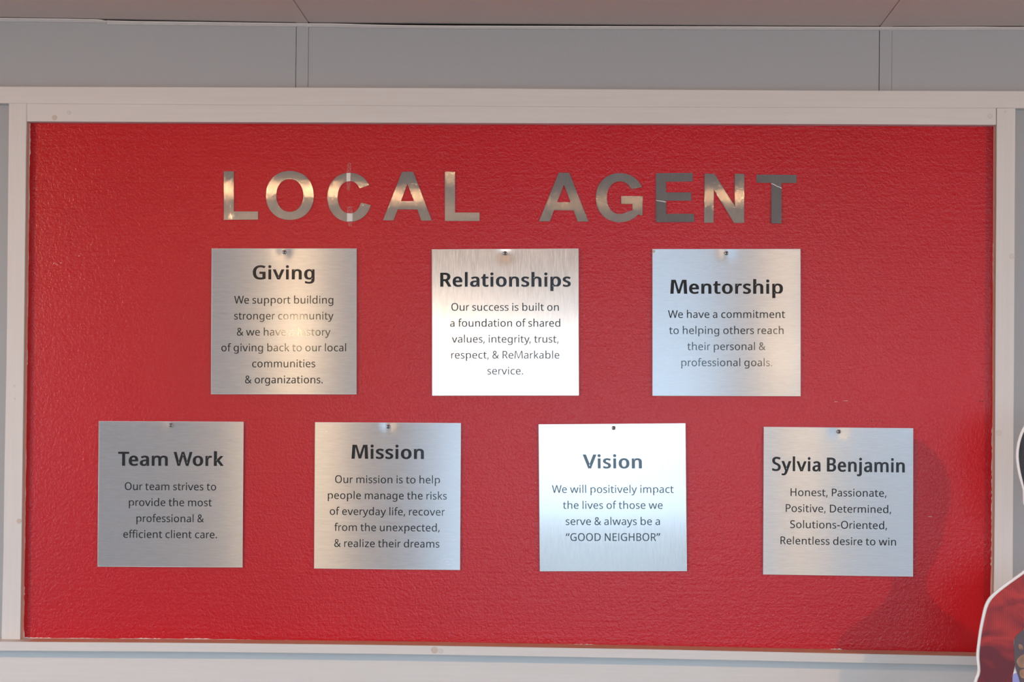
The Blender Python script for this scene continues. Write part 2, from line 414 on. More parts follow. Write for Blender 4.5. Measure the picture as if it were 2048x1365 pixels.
ragged('bare_primer_edge', red_edge_L, (1, 0), .2, [(0, .06, 1.5), (.44, .47, 1.2), (.90, .915, 1.8), (.925, .96, 1.0), (.985, 1, 2.5)], 3)
ragged('bare_primer_edge', [(46, 1277.6), (400, 1279), (700, 1284.6), (1024, 1288), (1300, 1293), (1648, 1300), (1990, 1308.5)], (0, -1), .4,
       [(0, .03, 2.0), (.055, .07, 1.6), (.12, .14, 1.5), (.165, .19, 1.2), (.42, .45, 1.2), (.56, .60, 1.4), (.83, .842, 3), (.97, 1, 1)], 5)
ragged('bare_primer_edge', red_edge_R, (-1, 0), -.1, [(.22, .3, .8), (.57, .83, 2.0)], 9)

# filled nail holes on the boards
disc('nail_plug', P(109, 235.5, YB), .0058, YB, M_PLUG, b2)
disc('nail_plug', P(138, 225.5, YB), .0045, YB, M_PLUG2, b2)
disc('nail_plug', P(1980, 232.5, YB), .0055, YB, M_PLUG2, b2, ring=1)
disc('nail_plug', P(2011, 223, YB), .0028, YB, M_PLUG2, s2)
disc('nail_plug', P(1998, 866, YB), .0062, YB, M_PLUG2, s2, ring=1)
disc('nail_plug', P(2024, 513, YB), .006, YB, M_PLUG2, s2, ring=1)
disc('nail_plug', P(28.5, 772, YB), .003, YB, M_PLUG2, s1, ring=1)
disc('nail_plug', P(29.5, 798, YB), .0015, YB, M_PLUG, s1)
disc('nail_plug', P(38, 1043, YB), .0055, YB, M_PLUG, s1)
disc('stain', P(869, 1301, YS), .0075, YS, M_PLUG, sl)
disc('nail_plug', P(882, 1303, YS), .005, YS, M_PLUG2, sl, ring=1)

# ---------------------------------------------------------------- downlights in the ceiling (behind the view, outer pair added as warm fill)
M_CAN = plain('white_enamel', (.8, .78, .75), .4)
for lx, ly, *_r in LAMPS:
    e = empty('downlight', (lx, ly, CEIL)); thing(e, 'white recessed ceiling downlight, %s' % {-3.3: 'far left, added as warm fill by the left wall', 3.3: 'far right, added as warm fill by the right wall', -1.04: 'left of the middle pair', .80: 'right of the middle pair'}[lx], 'lamp')
    vs = []; fs = []; sg = 24
    for r_, z_ in ((.05, CEIL-.001), (.085, CEIL-.001), (.085, CEIL-.008), (.055, CEIL-.012), (.05, CEIL-.001)):
        for i in range(sg): an = 2*math.pi*i/sg; vs.append((lx+r_*math.cos(an), ly+r_*math.sin(an), z_))
    for j in range(4):
        for i in range(sg): fs.append((j*sg+i, j*sg+(i+1) % sg, (j+1)*sg+(i+1) % sg, (j+1)*sg+i))
    link_mesh('trim_ring', vs, fs, M_CAN, e)

def lathe(name, c, prof, mat, parent, sg=20):
    vs = []; fs = []
    for r_, z_ in prof:
        for i in range(sg): an = 2*math.pi*i/sg; vs.append((c[0]+r_*math.cos(an), c[1]+r_*math.sin(an), c[2]+z_))
    for j in range(len(prof)-1):
        for i in range(sg): fs.append((j*sg+i, j*sg+(i+1) % sg, (j+1)*sg+(i+1) % sg, (j+1)*sg+i))
    return link_mesh(name, vs, fs, mat, parent, True)
for px_, pz_, st_, side in ((-1.38, 2.03, 260, 'left'), (1.065, 1.906, 170, 'right')):
    pe = empty('pendant_lamp', (px_, -5.0, pz_)); thing(pe, 'small glowing pendant lamp hanging behind the viewer on the %s' % side, 'lamp')
    g_ = NT('pendant_glow'); g_.b.inputs['Emission Color'].default_value = (1, .72, .42, 1); g_.b.inputs['Emission Strength'].default_value = st_
    lathe('bulb', (px_, -5, pz_), [(.001, -.035), (.03, -.028), (.055, -.01), (.055, .01), (.03, .028), (.012, .035)], g_.m, pe)
    lathe('cord', (px_, -5, pz_), [(.003, .034), (.003, CEIL-pz_)], M_GAP, pe, 8)
    lathe('ceiling_rose', (px_, -5, CEIL), [(.001, -.03), (.04, -.025), (.045, 0)], M_CAN, pe)

# ---------------------------------------------------------------- lettering outlines
GLYPHS = {}
for ln in r'''&	732	304 725 -38 0 36 0,397 706 -26 13 25 -12,456 654 -14 23 14 -23,477 571 0 33 0 -42,436 464 27 29 -27 -29,334 384 41 24 64 -62,527 198 -64 62 17 21,569 269 -11 -27 11 28,597 357 -7 -31 30 0,686 357 -30 0 -11 -43,646 238 16 37 -16 -37,584 142 25 27 49 -47,730 0 -49 47 -40 0,611 0 40 0 -29 28,524 84 29 -28 -21 -19,457 35 24 14 -24 -14,377 2 29 8 -29 -8,278 -10 37 0 -46 0,159 12 33 -14 -34 16,80 79 19 -29 -18 29,53 186 0 -42 0 34,71 274 -12 -25 13 25,125 340 -23 -19 23 19,207 396 -31 -18 -14 16,166 446 13 -17 -13 17,133 502 9 -20 -9 21,120 569 0 -24 0 33,142 653 -15 -23 15 23,205 706 -27 -12 28 13/260 341 69 -67 -24 -14,198 298 18 15 -17 -14,159 251 9 17 -9 -17,145 189 0 24 0 -37,182 101 -25 22 25 -22,281 68 -41 0 43 0,391 89 -31 -14 31 14,468 139 -21 -19 -69 67/301 653 27 0 -28 0,232 631 18 15 -17 -15,206 570 0 26 0 -24,225 503 -13 21 13 -20,280 436 -24 25 39 23,365 500 -18 -20 16 21,390 571 0 -27 0 24,366 630 16 -15 -16 15
,	268	192 105 -2 4 -6 -23,169 29 9 27 -9 -27,138 -52 11 27 -11 -27,106 -129 11 24 -22 0,41 -129 22 0 7 25,60 -48 -6 -28 7 29,78 38 -5 -28 5 29,91 116 -3 -23 31 0,185 116 -31 0 2 -4
-	322	40 229 81 0 0 26,40 307 0 -26 81 0,282 307 -81 0 0 -26,282 229 0 26 -81 0
.	268	72 54 0 -24 0 25,90 106 -12 -10 12 10,133 121 -17 0 17 0,177 106 -12 10 13 -10,196 54 0 25 0 -24,177 2 13 11 -12 -11,133 -14 17 0 -17 0,90 2 12 -11 -12 11
B	650	301 714 -68 0 89 0,503 674 -45 27 46 -26,572 537 0 65 0 -28,556 462 11 22 -10 -21,510 408 21 15 -20 -14,436 379 29 5 0 -2,436 374 0 2 30 -5,517 348 -24 13 25 -13,575 294 -14 23 14 -23,596 203 0 37 0 -43,566 92 20 31 -20 -30,480 23 37 16 -37 -15,348 0 51 0 -84 0,97 0 84 0 0 238,97 714 0 -238 68 0/319 410 -44 0 61 0,445 439 -23 -19 23 20,479 527 0 -39 0 39,437 611 28 -17 -27 18,305 637 61 0 -39 0,187 637 39 0 0 -76,187 410 0 76 44 0/187 335 46 0 0 -86,187 76 0 86 48 0,331 76 -48 0 63 0,463 113 -25 -25 25 25,500 210 0 -40 0 25,483 276 11 -19 -11 19,428 319 26 -10 -25 11,324 335 44 0 -46 0
D	730	669 364 0 77 0 -80,624 163 30 54 -29 -54,497 41 55 27 -55 -27,296 0 79 0 -66 0,97 0 66 0 0 238,97 714 0 -238 73 0,317 714 -73 0 72 0,504 674 -53 27 53 -27,626 556 -29 52 29 -51/574 361 0 -94 0 63,542 517 21 -41 -21 41,450 607 41 -19 -40 20,304 637 57 0 -39 0,187 637 39 0 0 -187,187 77 0 187 32 0,284 77 -32 0 97 0,501 148 -48 -47 49 48
E	556	496 0 0 26 -133 0,97 0 133 0 0 238,97 714 0 -238 133 0,496 714 -133 0 0 -26,496 635 0 26 -103 0,187 635 103 0 0 -74,187 412 0 74 97 0,478 412 -97 0 0 -26,478 334 0 26 -97 0,187 334 97 0 0 -85,187 79 0 85 103 0,496 79 -103 0 0 -26
G	728	407 377 0 -27 82 0,654 377 -82 0 0 -117,654 27 0 117 -39 -13,537 -1 39 6 -39 -6,403 -10 50 0 -74 0,216 34 51 -29 -51 30,100 161 27 -55 -26 56,61 357 0 -75 0 75,105 551 -29 -55 29 55,231 678 -54 -30 55 31,431 724 -78 0 40 0,544 713 -35 7 36 -7,644 682 -31 13 -11 -26,610 604 11 26 -25 11,524 633 32 -8 -31 8,426 645 34 0 -57 0,280 610 41 23 -41 -23,187 510 21 44 -21 -42,155 357 0 59 0 -57,182 206 -18 44 19 -43,269 104 -39 25 39 -24,424 68 -64 0 31 0,504 73 -22 -3 22 3,564 85 -18 -5 0 71,564 297 0 -71 -52 0,407 297 52 0 0 27
H	741	643 0 0 238 -30 0,553 0 30 0 0 111,553 333 0 -111 -122 0,187 333 122 0 0 -111,187 0 0 111 -30 0,97 0 30 0 0 238,97 714 0 -238 30 0,187 714 -30 0 0 -101,187 412 0 101 122 0,553 412 -122 0 0 101,553 714 0 -101 30 0,643 714 -30 0 0 -238
I	339	298 0 0 17 -86 0,40 0 86 0 0 17,40 52 0 -17 28 6,124 71 -28 -6 0 190,124 642 0 -190 -28 7,40 662 28 -7 0 17,40 714 0 -17 86 0,298 714 -86 0 0 -17,298 662 0 17 -28 -7,214 642 28 7 0 -190,214 71 0 190 28 -6,298 52 -28 6 0 -17
M	907	412 0 25 0 -78 209,177 626 78 -209 -1 0,173 626 1 0 1 -13,176 575 -1 21 1 -21,179 507 -1 25 1 -24,180 433 0 25 0 -144,180 0 0 144 -28 0,97 0 28 0 0 238,97 714 0 -238 44 0,230 714 -44 0 73 -195,450 129 -73 195 1 0,454 129 -1 0 75 195,678 714 -75 -195 44 0,810 714 -44 0 0 -238,810 0 0 238 -30 0,721 0 30 0 0 146,721 439 0 -146 0 23,722 508 -1 -23 1 24,725 573 -1 -20 1 21,728 625 -1 -14 -1 0,724 625 1 0 -79 -208,486 0 79 208 -25 0
N	760	663 0 0 238 -35 0,558 0 35 0 -127 198,176 593 127 -198 -1 0,172 593 1 0 1 -15,175 538 0 21 1 -21,178 471 0 24 1 -23,180 399 0 25 0 -133,180 0 0 133 -28 0,97 0 28 0 0 238,97 714 0 -238 35 0,201 714 -35 0 127 -197,582 123 -127 197 1 0,586 123 -1 0 -1 11,583 171 1 -21 -1 21,580 241 1 -25 -1 25,579 311 0 -21 0 134,579 714 0 -134 28 0,663 714 -28 0 0 -238
O	781	720 358 0 74 0 -55,699 207 14 45 -14 -44,636 91 28 33 -27 -33,533 16 41 17 -41 -17,391 -10 54 0 -56 0,245 16 41 -17 -41 18,142 91 27 -32 -27 33,81 208 13 -45 -13 45,61 359 0 -55 0 73,97 551 -24 -55 24 55,206 679 -49 -31 49 31,392 725 -75 0 71 0,572 679 -49 31 49 -30,682 551 -24 56 25 -55/156 358 0 60 0 -60,181 203 -17 43 17 -43,258 103 -35 23 35 -23,391 68 -53 0 54 0,523 103 -34 -23 35 23,600 203 -17 -43 17 43,625 358 0 -60 0 90,569 569 37 -51 -37 51,392 646 81 0 -54 0,258 611 36 23 -35 -23,181 512 17 43 -17 -43
P	605	286 714 -63 0 93 0,490 659 -43 37 43 -37,554 504 0 67 0 -29,539 419 10 27 -9 -27,492 347 22 21 -22 -21,404 296 37 13 -37 -12,269 278 53 0 -27 0,187 278 27 0 0 -93,187 0 0 93 -30 0,97 0 30 0 0 238,97 714 0 -238 63 0/278 637 63 0 -30 0,187 637 30 0 0 -94,187 355 0 94 24 0,259 355 -24 0 45 0,372 369 -30 -9 30 10,439 416 -15 -21 15 21,461 500 0 -35 0 46,417 603 29 -23 -29 23
R	622	294 714 -66 0 59 0,440 691 -38 15 39 -15,526 624 -19 30 19 -30,554 511 0 45 0 -38,533 416 14 25 -14 -25,479 355 22 15 -21 -14,411 320 24 9 65 -107,607 0 -65 107 -35 0,502 0 35 0 -58 98,329 295 58 -98 -47 0,187 295 47 0 0 -98,187 0 0 98 -30 0,97 0 30 0 0 238,97 714 0 -238 66 0/289 636 39 0 -34 0,187 636 34 0 0 -88,187 371 0 88 36 0,294 371 -36 0 58 0,421 405 -27 -23 27 23,461 507 0 -45 0 31,442 582 13 -19 -12 19,386 623 25 -9 -25 9
S	549	502 191 0 37 0 -43,471 82 21 30 -21 -29,382 14 39 16 -38 -16,247 -10 52 0 -27 0,171 -6 24 -3 -25 3,104 5 20 -4 -20 5,51 24 15 -7 0 29,51 110 0 -29 24 -11,140 81 -35 9 36 -9,251 68 -38 0 35 0,340 82 -24 -9 24 9,394 122 -12 -17 12 17,412 183 0 -23 0 23,397 242 10 -16 -10 16,345 286 25 -13 -24 14,244 330 43 -16 -31 11,163 366 24 -12 -23 13,106 411 15 -17 -15 17,71 468 8 -21 -7 21,60 542 0 -28 0 38,89 639 -19 -27 19 27,169 702 -34 -15 35 15,288 724 -45 0 39 0,396 713 -33 7 33 -7,485 684 -27 12 -9 -26,457 607 9 26 -25 11,376 634 29 -7 -29 7,286 645 31 0 -30 0,211 632 20 9 -20 -9,166 595 10 16 -10 -15,151 541 0 21 0 -24,166 481 -10 16 10 -16,215 438 -23 13 23 -13,307 397 -39 14 42 -15,413 347 -29 18 29 -17,479 284 -15 25 15 -25
T	556	323 0 0 212 -30 0,233 0 30 0 0 212,233 635 0 -212 -74 0,10 635 74 0 0 26,10 714 0 -26 178 0,545 714 -178 0 0 -26,545 635 0 26 -74 0,323 635 74 0 0 -212
V	600	600 714 -32 0 -85 -238,345 0 85 238 -30 0,255 0 30 0 -85 238,0 714 85 -238 31 0,94 714 -31 0 54 -153,255 256 -54 153 7 -19,274 200 -5 18 5 -18,288 148 -4 17 5 -16,300 100 -3 16 3 16,311 149 -4 -17 5 17,326 201 -5 -18 6 18,345 258 -7 -20 53 152,505 714 -53 -152 32 0
W	930	917 714 -31 0 -63 -238,727 0 63 238 -30 0,636 0 30 0 -46 156,497 468 46 -156 -4 14,485 511 4 -15 -4 15,474 553 3 -13 -3 13,465 587 3 -9 -2 10,461 609 1 -5 -1 -5,457 587 2 10 -1 -9,450 553 3 13 -3 -13,439 510 4 15 -3 -15,427 465 5 15 -45 -155,292 0 45 155 -30 0,201 0 30 0 -63 238,12 714 63 -238 31 0,106 714 -31 0 37 -145,217 278 -37 145 4 -15,228 232 -3 16 3 -14,237 188 -3 15 3 -14,245 147 -2 13 2 -13,251 108 -2 13 2 13,257 149 -2 -14 3 14,266 192 -3 -15 3 15,277 238 -4 -15 4 15,289 283 -4 -15 42 144,415 714 -42 -144 31 0,508 714 -31 0 44 -145,639 280 -44 145 5 -15,652 233 -4 16 4 -15,663 188 -3 15 3 -15,671 145 -2 14 3 -13,678 108 -2 11 2 17,686 160 -3 -18 3 19,698 218 -5 -20 5 20,713 279 -5 -21 37 145,823 714 -37 -145 31 0
a	561	288 545 -35 0 65 0,433 502 -31 29 31 -29,480 365 0 63 0 -122,480 0 0 122 -21 0,416 0 21 0 -6 25,399 76 6 -25 -1 0,395 76 1 0 -15 -19,347 27 17 13 -16 -13,291 -1 21 6 -21 -6,215 -10 30 0 -32 0,128 7 26 -11 -25 11,68 59 15 -23 -15 24,46 149 0 -36 0 53,109 272 -42 -29 42 29,303 320 -87 -3 30 1,394 323 -30 -1 0 11,394 355 0 -11 0 45,365 448 19 -17 -19 17,283 474 35 0 -28 0,203 461 25 9 -25 -8,132 433 22 11 -9 22,105 499 9 -22 23 13,188 531 -32 -9 32 9/314 259 26 1 -67 -3,175 227 26 19 -25 -19,137 148 0 34 0 -30,164 82 -18 14 19 -14,235 61 -29 0 45 0,348 98 -30 -25 30 25,393 214 0 -52 0 16,393 262 0 -16 -26 -1
b	615	173 575 0 62 0 -23,171 511 1 20 0 -19,168 465 1 11 2 0,173 465 -2 0 15 23,236 522 -27 -15 27 15,339 545 -42 0 67 0,499 475 -40 47 41 -46,560 268 0 92 0 -61,532 114 19 41 -18 -41,455 21 33 21 -33 -21,339 -10 44 0 -42 0,236 13 27 -15 -27 15,173 68 15 -21 -2 0,166 68 2 0 -6 -23,148 0 6 23 -21 0,85 0 21 0 0 253,85 760 0 -253 29 0,173 760 -29 0 0 -62/324 472 49 0 -38 0,234 450 22 15 -22 -14,187 384 9 30 -9 -29,173 271 0 46 0 -1,173 267 0 1 0 -66,205 115 -21 35 22 -35,326 63 -59 0 48 0,433 116 -23 -35 24 35,469 269 0 -67 0 67,433 421 24 -34 -23 34
c	480	300 -10 31 0 -47 0,173 19 37 -19 -37 19,86 109 21 -41 -21 41,55 265 0 -63 0 66,88 426 -22 -41 22 41,177 517 -37 -19 38 19,306 546 -48 0 27 0,385 537 -25 6 25 -5,447 517 -16 8 -9 -24,420 444 9 24 -16 6,364 461 21 -5 -21 5,304 469 19 0 -36 0,215 446 23 15 -23 -15,163 378 11 30 -11 -30,146 266 0 45 0 -43,163 157 -11 30 11 -30,214 89 -23 15 23 -15,299 66 -34 0 29 0,376 75 -22 -6 23 6,438 97 -19 -9 0 -26,438 19 0 26 -18 -9,378 -2 22 5 -21 -5
d	615	275 -10 28 0 -67 0,115 59 40 -46 -40 47,55 267 0 -92 0 92,115 475 -40 -47 41 47,276 546 -67 0 28 0,349 535 -21 7 21 -7,403 507 -15 12 15 -12,442 467 -11 15 2 0,448 467 -2 0 -1 9,444 505 2 -17 -1 17,442 546 0 -10 0 71,442 760 0 -71 29 0,530 760 -29 0 0 -253,530 0 0 253 -24 0,459 0 24 0 -4 24,446 72 4 -24 -1 0,442 72 1 0 -11 -15,403 30 15 13 -15 -12,349 1 21 7 -22 -7/289 63 -48 0 57 0,408 109 -23 -30 23 32,443 250 0 -63 0 5,443 266 0 -5 0 67,410 419 22 -35 -22 36,288 473 59 0 -47 0,181 416 24 38 -23 -37,146 265 0 63 0 -64,181 116 -23 35 24 -35
e	564	292 546 -47 0 46 0,410 516 -33 20 33 -20,486 431 -17 37 18 -36,513 304 0 49 0 -18,513 251 0 18 -122 0,146 251 122 0 1 -61,192 112 -29 32 30 -31,317 65 -53 0 34 0,407 74 -26 -6 27 7,489 102 -28 -12 0 -26,489 25 0 26 -27 -12,408 -1 27 5 -27 -6,313 -10 37 0 -51 0,178 21 40 -21 -39 21,87 113 22 -41 -21 41,55 264 0 -59 0 59,84 415 -19 -42 20 42,167 512 -35 -23 36 23/291 474 30 0 -42 0,191 433 25 27 -24 -27,148 321 5 48 91 0,421 321 -91 0 0 31,407 401 9 -23 -9 23,365 454 19 -12 -20 13
f	344	332 468 0 23 -45 0,197 468 45 0 0 -156,197 0 0 156 -29 0,109 0 29 0 0 156,109 468 0 -156 -31 0,15 468 31 0 0 14,15 509 0 -14 31 10,109 539 -31 -10 0 10,109 570 0 -10 0 46,129 682 -13 -29 14 29,189 745 -26 -13 26 13,283 765 -37 0 21 0,341 759 -17 4 18 -3,387 747 -13 5 -8 -23,364 678 8 23 -11 3,327 688 14 -3 -14 3,284 693 15 0 -29 0,218 663 15 20 -14 -19,197 571 0 42 0 -12,197 536 0 12 45 0,332 536 -45 0 0 -23
g	615	275 546 -69 0 35 0,370 526 -28 13 29 -13,443 465 -20 27 2 0,448 465 -2 0 4 24,460 536 -4 -24 23 0,530 536 -23 0 0 -182,530 -9 0 182 0 -51,504 -136 17 34 -17 -35,425 -214 35 17 -35 -17,290 -240 55 0 -39 0,183 -231 33 -6 -32 5,97 -206 25 -11 0 27,97 -125 0 -27 25 -13,186 -156 -34 7 34 -7,295 -167 -39 0 46 0,403 -126 -26 -27 27 27,443 -16 0 -47 0 7,443 5 0 -7 0 8,444 40 -1 -16 1 15,446 71 -1 -6 -1 0,442 71 1 0 -19 -27,373 10 27 13 -28 -13,276 -10 37 0 -69 0,113 63 39 -49 -39 49,55 267 0 -87 0 85,113 470 -39 -50 39 51/287 472 36 0 -30 0,210 448 21 16 -20 -16,163 378 11 31 -12 -31,146 266 0 44 0 -66,182 114 -24 35 25 -35,289 62 -47 0 27 0,359 72 -19 -7 19 7,407 105 -13 -15 13 15,435 163 -6 -23 6 23,444 246 0 -32 0 7,444 267 0 -7 0 49,427 385 11 -30 -11 30,376 451 23 -14 -23 14
h	618	173 537 0 74 0 -13,171 498 1 13 0 -13,168 462 1 11 2 0,174 462 -2 0 11 19,217 508 -17 -12 17 12,275 535 -21 -6 21 7,341 545 -23 0 43 0,449 524 -29 14 30 -13,515 461 -15 29 15 -29,537 349 0 46 0 -116,537 0 0 116 -29 0,450 0 29 0 0 114,450 343 0 -114 0 43,421 440 19 -21 -19 21,330 472 41 0 -40 0,236 449 23 15 -23 -15,187 383 10 29 -9 -29,173 277 0 42 0 -92,173 0 0 92 -29 0,85 0 29 0 0 253,85 760 0 -253 29 0,173 760 -29 0 0 -74
i	258	173 536 -29 0 0 -179,173 0 0 179 -29 0,85 0 29 0 0 179,85 536 0 -179 29 0/130 737 -15 0 13 0,165 723 -10 9 11 -9,181 681 0 19 0 -19,165 639 11 9 -10 -9,130 625 13 0 -15 0,93 639 10 -9 -10 9,78 681 0 -19 0 19,93 723 -10 -9 10 9
j	258	22 -240 35 0 -17 0,-22 -236 13 -3 -13 2,-55 -228 9 -3 0 24,-55 -157 0 -24 10 -3,-24 -164 -11 2 11 -2,11 -167 -13 0 21 0,64 -149 -14 -12 14 11,85 -83 0 -33 0 206,85 536 0 -206 29 0,173 536 -29 0 0 -205,173 -80 0 205 0 -33,157 -166 11 24 -11 -24,108 -221 22 13 -22 -13/78 681 0 -19 0 19,93 723 -10 -9 10 9,130 737 -15 0 13 0,165 723 -10 9 11 -9,181 681 0 19 0 -19,165 639 11 9 -10 -9,130 625 13 0 -15 0,93 639 10 -9 -10 9
k	534	172 363 0 132 0 -11,171 321 0 17 -1 -17,168 276 1 13 1 0,172 276 -1 0 4 5,190 299 -8 -10 8 10,214 329 -8 -10 9 11,236 355 -6 -7 57 60,407 536 -57 -60 34 0,510 536 -34 0 -72 -76,293 307 72 76 77 -102,525 0 -77 102 -35 0,419 0 35 0 -62 83,233 250 62 -83 -20 -18,172 197 20 18 0 -66,172 0 0 66 -29 0,85 0 29 0 0 253,85 760 0 -253 29 0,172 760 -29 0 0 -132
l	258	173 0 0 253 -29 0,85 0 29 0 0 253,85 760 0 -253 29 0,173 760 -29 0 0 -253
m	935	673 546 -35 0 61 0,809 499 -30 31 30 -31,854 349 0 69 0 -116,854 0 0 116 -29 0,767 0 29 0 0 115,767 345 0 -115 0 42,740 440 18 -21 -17 21,658 472 37 0 -52 0,546 427 23 30 -22 -30,513 296 0 57 0 -99,513 0 0 99 -29 0,426 0 29 0 0 115,426 345 0 -115 0 28,414 415 8 -19 -8 20,378 458 16 -9 -16 9,316 472 25 0 -36 0,231 449 21 15 -21 -15,186 384 10 29 -9 -29,173 278 0 42 0 -93,173 0 0 93 -29 0,85 0 29 0 0 179,85 536 0 -179 24 0,156 536 -24 0 4 -24,169 463 -4 24 2 0,174 463 -2 0 11 19,215 509 -16 -12 17 13,270 537 -20 -6 20 6,332 546 -21 0 41 0,435 524 -27 15 28 -15,496 456 -13 31 2 0,501 456 -2 0 18 31,574 524 -31 -15 31 15
n	618	343 546 -23 0 64 0,488 499 -33 31 33 -31,537 349 0 69 0 -116,537 0 0 116 -29 0,450 0 29 0 0 114,450 343 0 -114 0 43,421 440 19 -21 -19 21,330 472 41 0 -59 0,207 422 23 33 -23 -33,173 278 0 63 0 -93,173 0 0 93 -29 0,85 0 29 0 0 179,85 536 0 -179 24 0,156 536 -24 0 4 -24,169 463 -4 24 2 0,174 463 -2 0 12 19,218 509 -17 -12 18 13,277 537 -21 -6 21 6
o	605	551 269 0 59 0 -45,533 150 12 35 -11 -34,483 63 22 24 -21 -24,405 8 30 13 -32 -12,301 -10 38 0 -35 0,203 8 30 -12 -30 13,125 63 22 -24 -22 24,73 150 13 -34 -12 35,55 269 0 -45 0 59,85 419 -20 -41 20 41,171 513 -37 -21 37 22,304 546 -51 0 49 0,432 513 -37 22 38 -21,519 419 -21 41 21 -41/146 269 0 63 0 -42,163 159 -12 31 11 -31,214 88 -23 17 23 -17,303 63 -36 0 36 0,392 88 -23 -17 23 17,443 159 -11 -30 11 31,460 269 0 -42 0 43,443 378 11 -30 -11 30,391 447 23 -16 -23 17,302 472 37 0 -55 0,183 418 25 36 -25 -36
p	615	340 546 -29 0 66 0,499 477 -40 46 41 -46,560 269 0 93 0 -61,532 115 19 42 -18 -41,455 21 33 21 -33 -20,339 -10 45 0 -27 0,266 1 21 -7 -21 7,211 29 15 -11 -15 12,173 68 11 -14 -2 0,167 68 2 0 1 -11,171 25 -1 17 1 -17,173 -20 0 13 0 -73,173 -240 0 73 -29 0,85 -240 29 0 0 259,85 536 0 -259 24 0,157 536 -24 0 4 -24,169 463 -4 24 1 0,173 463 -1 0 11 15,211 505 -14 -13 15 13,265 535 -21 -7 21 7/324 472 49 0 -36 0,237 451 22 14 -22 -13,189 390 10 27 -10 -27,173 286 1 42 0 -6,173 269 0 6 0 -44,187 157 -9 31 9 -31,234 87 -22 16 23 -16,326 63 -39 0 33 0,406 90 -21 -18 22 18,453 163 -10 -31 11 31,469 270 0 -40 0 61,433 417 24 -37 -23 37
r	413	335 546 -25 0 10 0,367 544 -11 2 12 -1,398 540 -9 2 -4 -27,387 459 4 27 -9 2,358 464 11 -1 -10 1,329 466 9 0 -21 0,270 453 19 9 -19 -9,220 416 15 16 -15 -15,185 360 9 22 -8 -22,173 286 0 27 0 -95,173 0 0 95 -29 0,85 0 29 0 0 179,85 536 0 -179 24 0,157 536 -24 0 3 -33,167 438 -3 33 1 0,171 438 -1 0 11 20,212 492 -16 -16 16 17,267 531 -21 -9 21 10
s	479	434 148 0 29 0 -35,408 61 17 23 -17 -23,334 8 32 12 -32 -12,220 -10 44 0 -37 0,123 -1 27 -6 -26 6,52 24 21 -11 0 27,52 104 0 -27 21 -11,129 74 -30 9 31 -9,222 61 -31 0 45 0,319 82 -20 -14 20 15,349 140 0 -24 0 13,338 176 7 -11 -7 11,298 208 19 -11 -18 11,217 244 35 -14 -35 13,128 284 25 -13 -25 13,71 332 13 -19 -13 19,51 404 0 -29 0 45,106 509 -37 -25 37 25,252 546 -60 0 33 0,343 536 -28 7 29 -6,423 510 -25 11 -10 -23,393 440 10 23 -23 9,322 464 25 -7 -25 7,246 474 26 0 -36 0,163 456 19 12 -19 -11,135 409 0 20 0 -15,148 371 -9 11 9 -10,191 341 -20 10 21 -9,273 307 -34 13 34 -13,360 268 -24 13 24 -13,415 219 -13 19 13 -18
t	361	264 62 -25 0 13 0,305 65 -14 -2 14 3,339 73 -9 -3 0 -22,339 6 0 22 -9 -5,299 -5 17 3 -17 -3,249 -10 16 0 -28 0,171 4 24 -9 -23 10,114 55 15 -24 -15 24,92 156 0 -43 0 104,92 468 0 -104 -25 0,16 468 25 0 0 14,16 510 0 -14 26 12,93 545 -26 -12 12 38,128 659 -12 -38 17 0,180 659 -17 0 0 -41,180 536 0 41 52 0,335 536 -52 0 0 -23,335 468 0 23 -52 0,180 468 52 0 0 -103,180 158 0 103 0 -33,203 85 -15 16 16 -15
u	618	533 536 -29 0 0 -179,533 0 0 179 -24 0,461 0 24 0 -4 24,448 71 4 -24 -1 0,444 71 1 0 -11 -19,400 25 18 12 -18 -12,341 -1 21 5 -21 -6,274 -10 23 0 -43 0,167 10 28 -13 -30 14,101 74 15 -29 -15 29,79 185 0 -45 0 117,79 536 0 -117 30 0,168 536 -30 0 0 -115,168 191 0 115 0 -43,197 95 -19 21 19 -21,287 63 -41 0 40 0,381 85 -23 -15 24 16,430 151 -9 -29 10 29,445 257 0 -41 0 93,445 536 0 -93 29 0
v	508	203 0 34 0 -68 179,0 536 68 -179 31 0,94 536 -31 0 38 -105,208 220 -38 105 5 -15,225 171 -6 18 6 -18,241 119 -5 17 5 -16,251 78 -2 11 1 0,255 78 -1 0 3 11,266 120 -4 -17 5 17,283 172 -6 -18 7 18,300 220 -5 -14 38 105,414 536 -38 -105 31 0,508 536 -31 0 -68 -179,304 0 68 179 -34 0
w	786	431 303 31 -101 -4 14,419 344 4 -13 -4 14,408 383 4 -12 -3 13,400 418 3 -11 -3 11,394 445 1 -7 -1 0,390 445 1 0 -1 -7,384 418 3 11 -2 -11,376 383 4 13 -3 -13,366 343 4 14 -3 -13,354 302 5 14 -32 -100,258 1 32 100 -33 0,158 1 33 0 -49 179,11 537 49 -179 30 0,102 537 -30 0 25 -95,176 251 -25 95 5 -19,191 192 -5 20 5 -19,203 136 -3 18 4 -17,211 91 -1 13 1 0,215 91 -1 0 2 8,222 121 -3 -12 3 12,230 159 -3 -13 4 13,240 199 -3 -13 4 13,251 235 -3 -11 32 101,346 537 -32 -101 32 0,442 537 -32 0 31 -101,534 235 -31 101 5 -15,548 186 -5 17 6 -17,562 135 -4 17 4 -16,570 92 -1 13 1 0,574 92 -1 0 1 11,581 134 -3 -17 4 17,594 190 -5 -20 5 21,610 251 -5 -20 25 95,685 537 -25 -95 30 0,775 537 -30 0 -50 -179,626 1 50 179 -34 0,523 1 34 0 -31 101
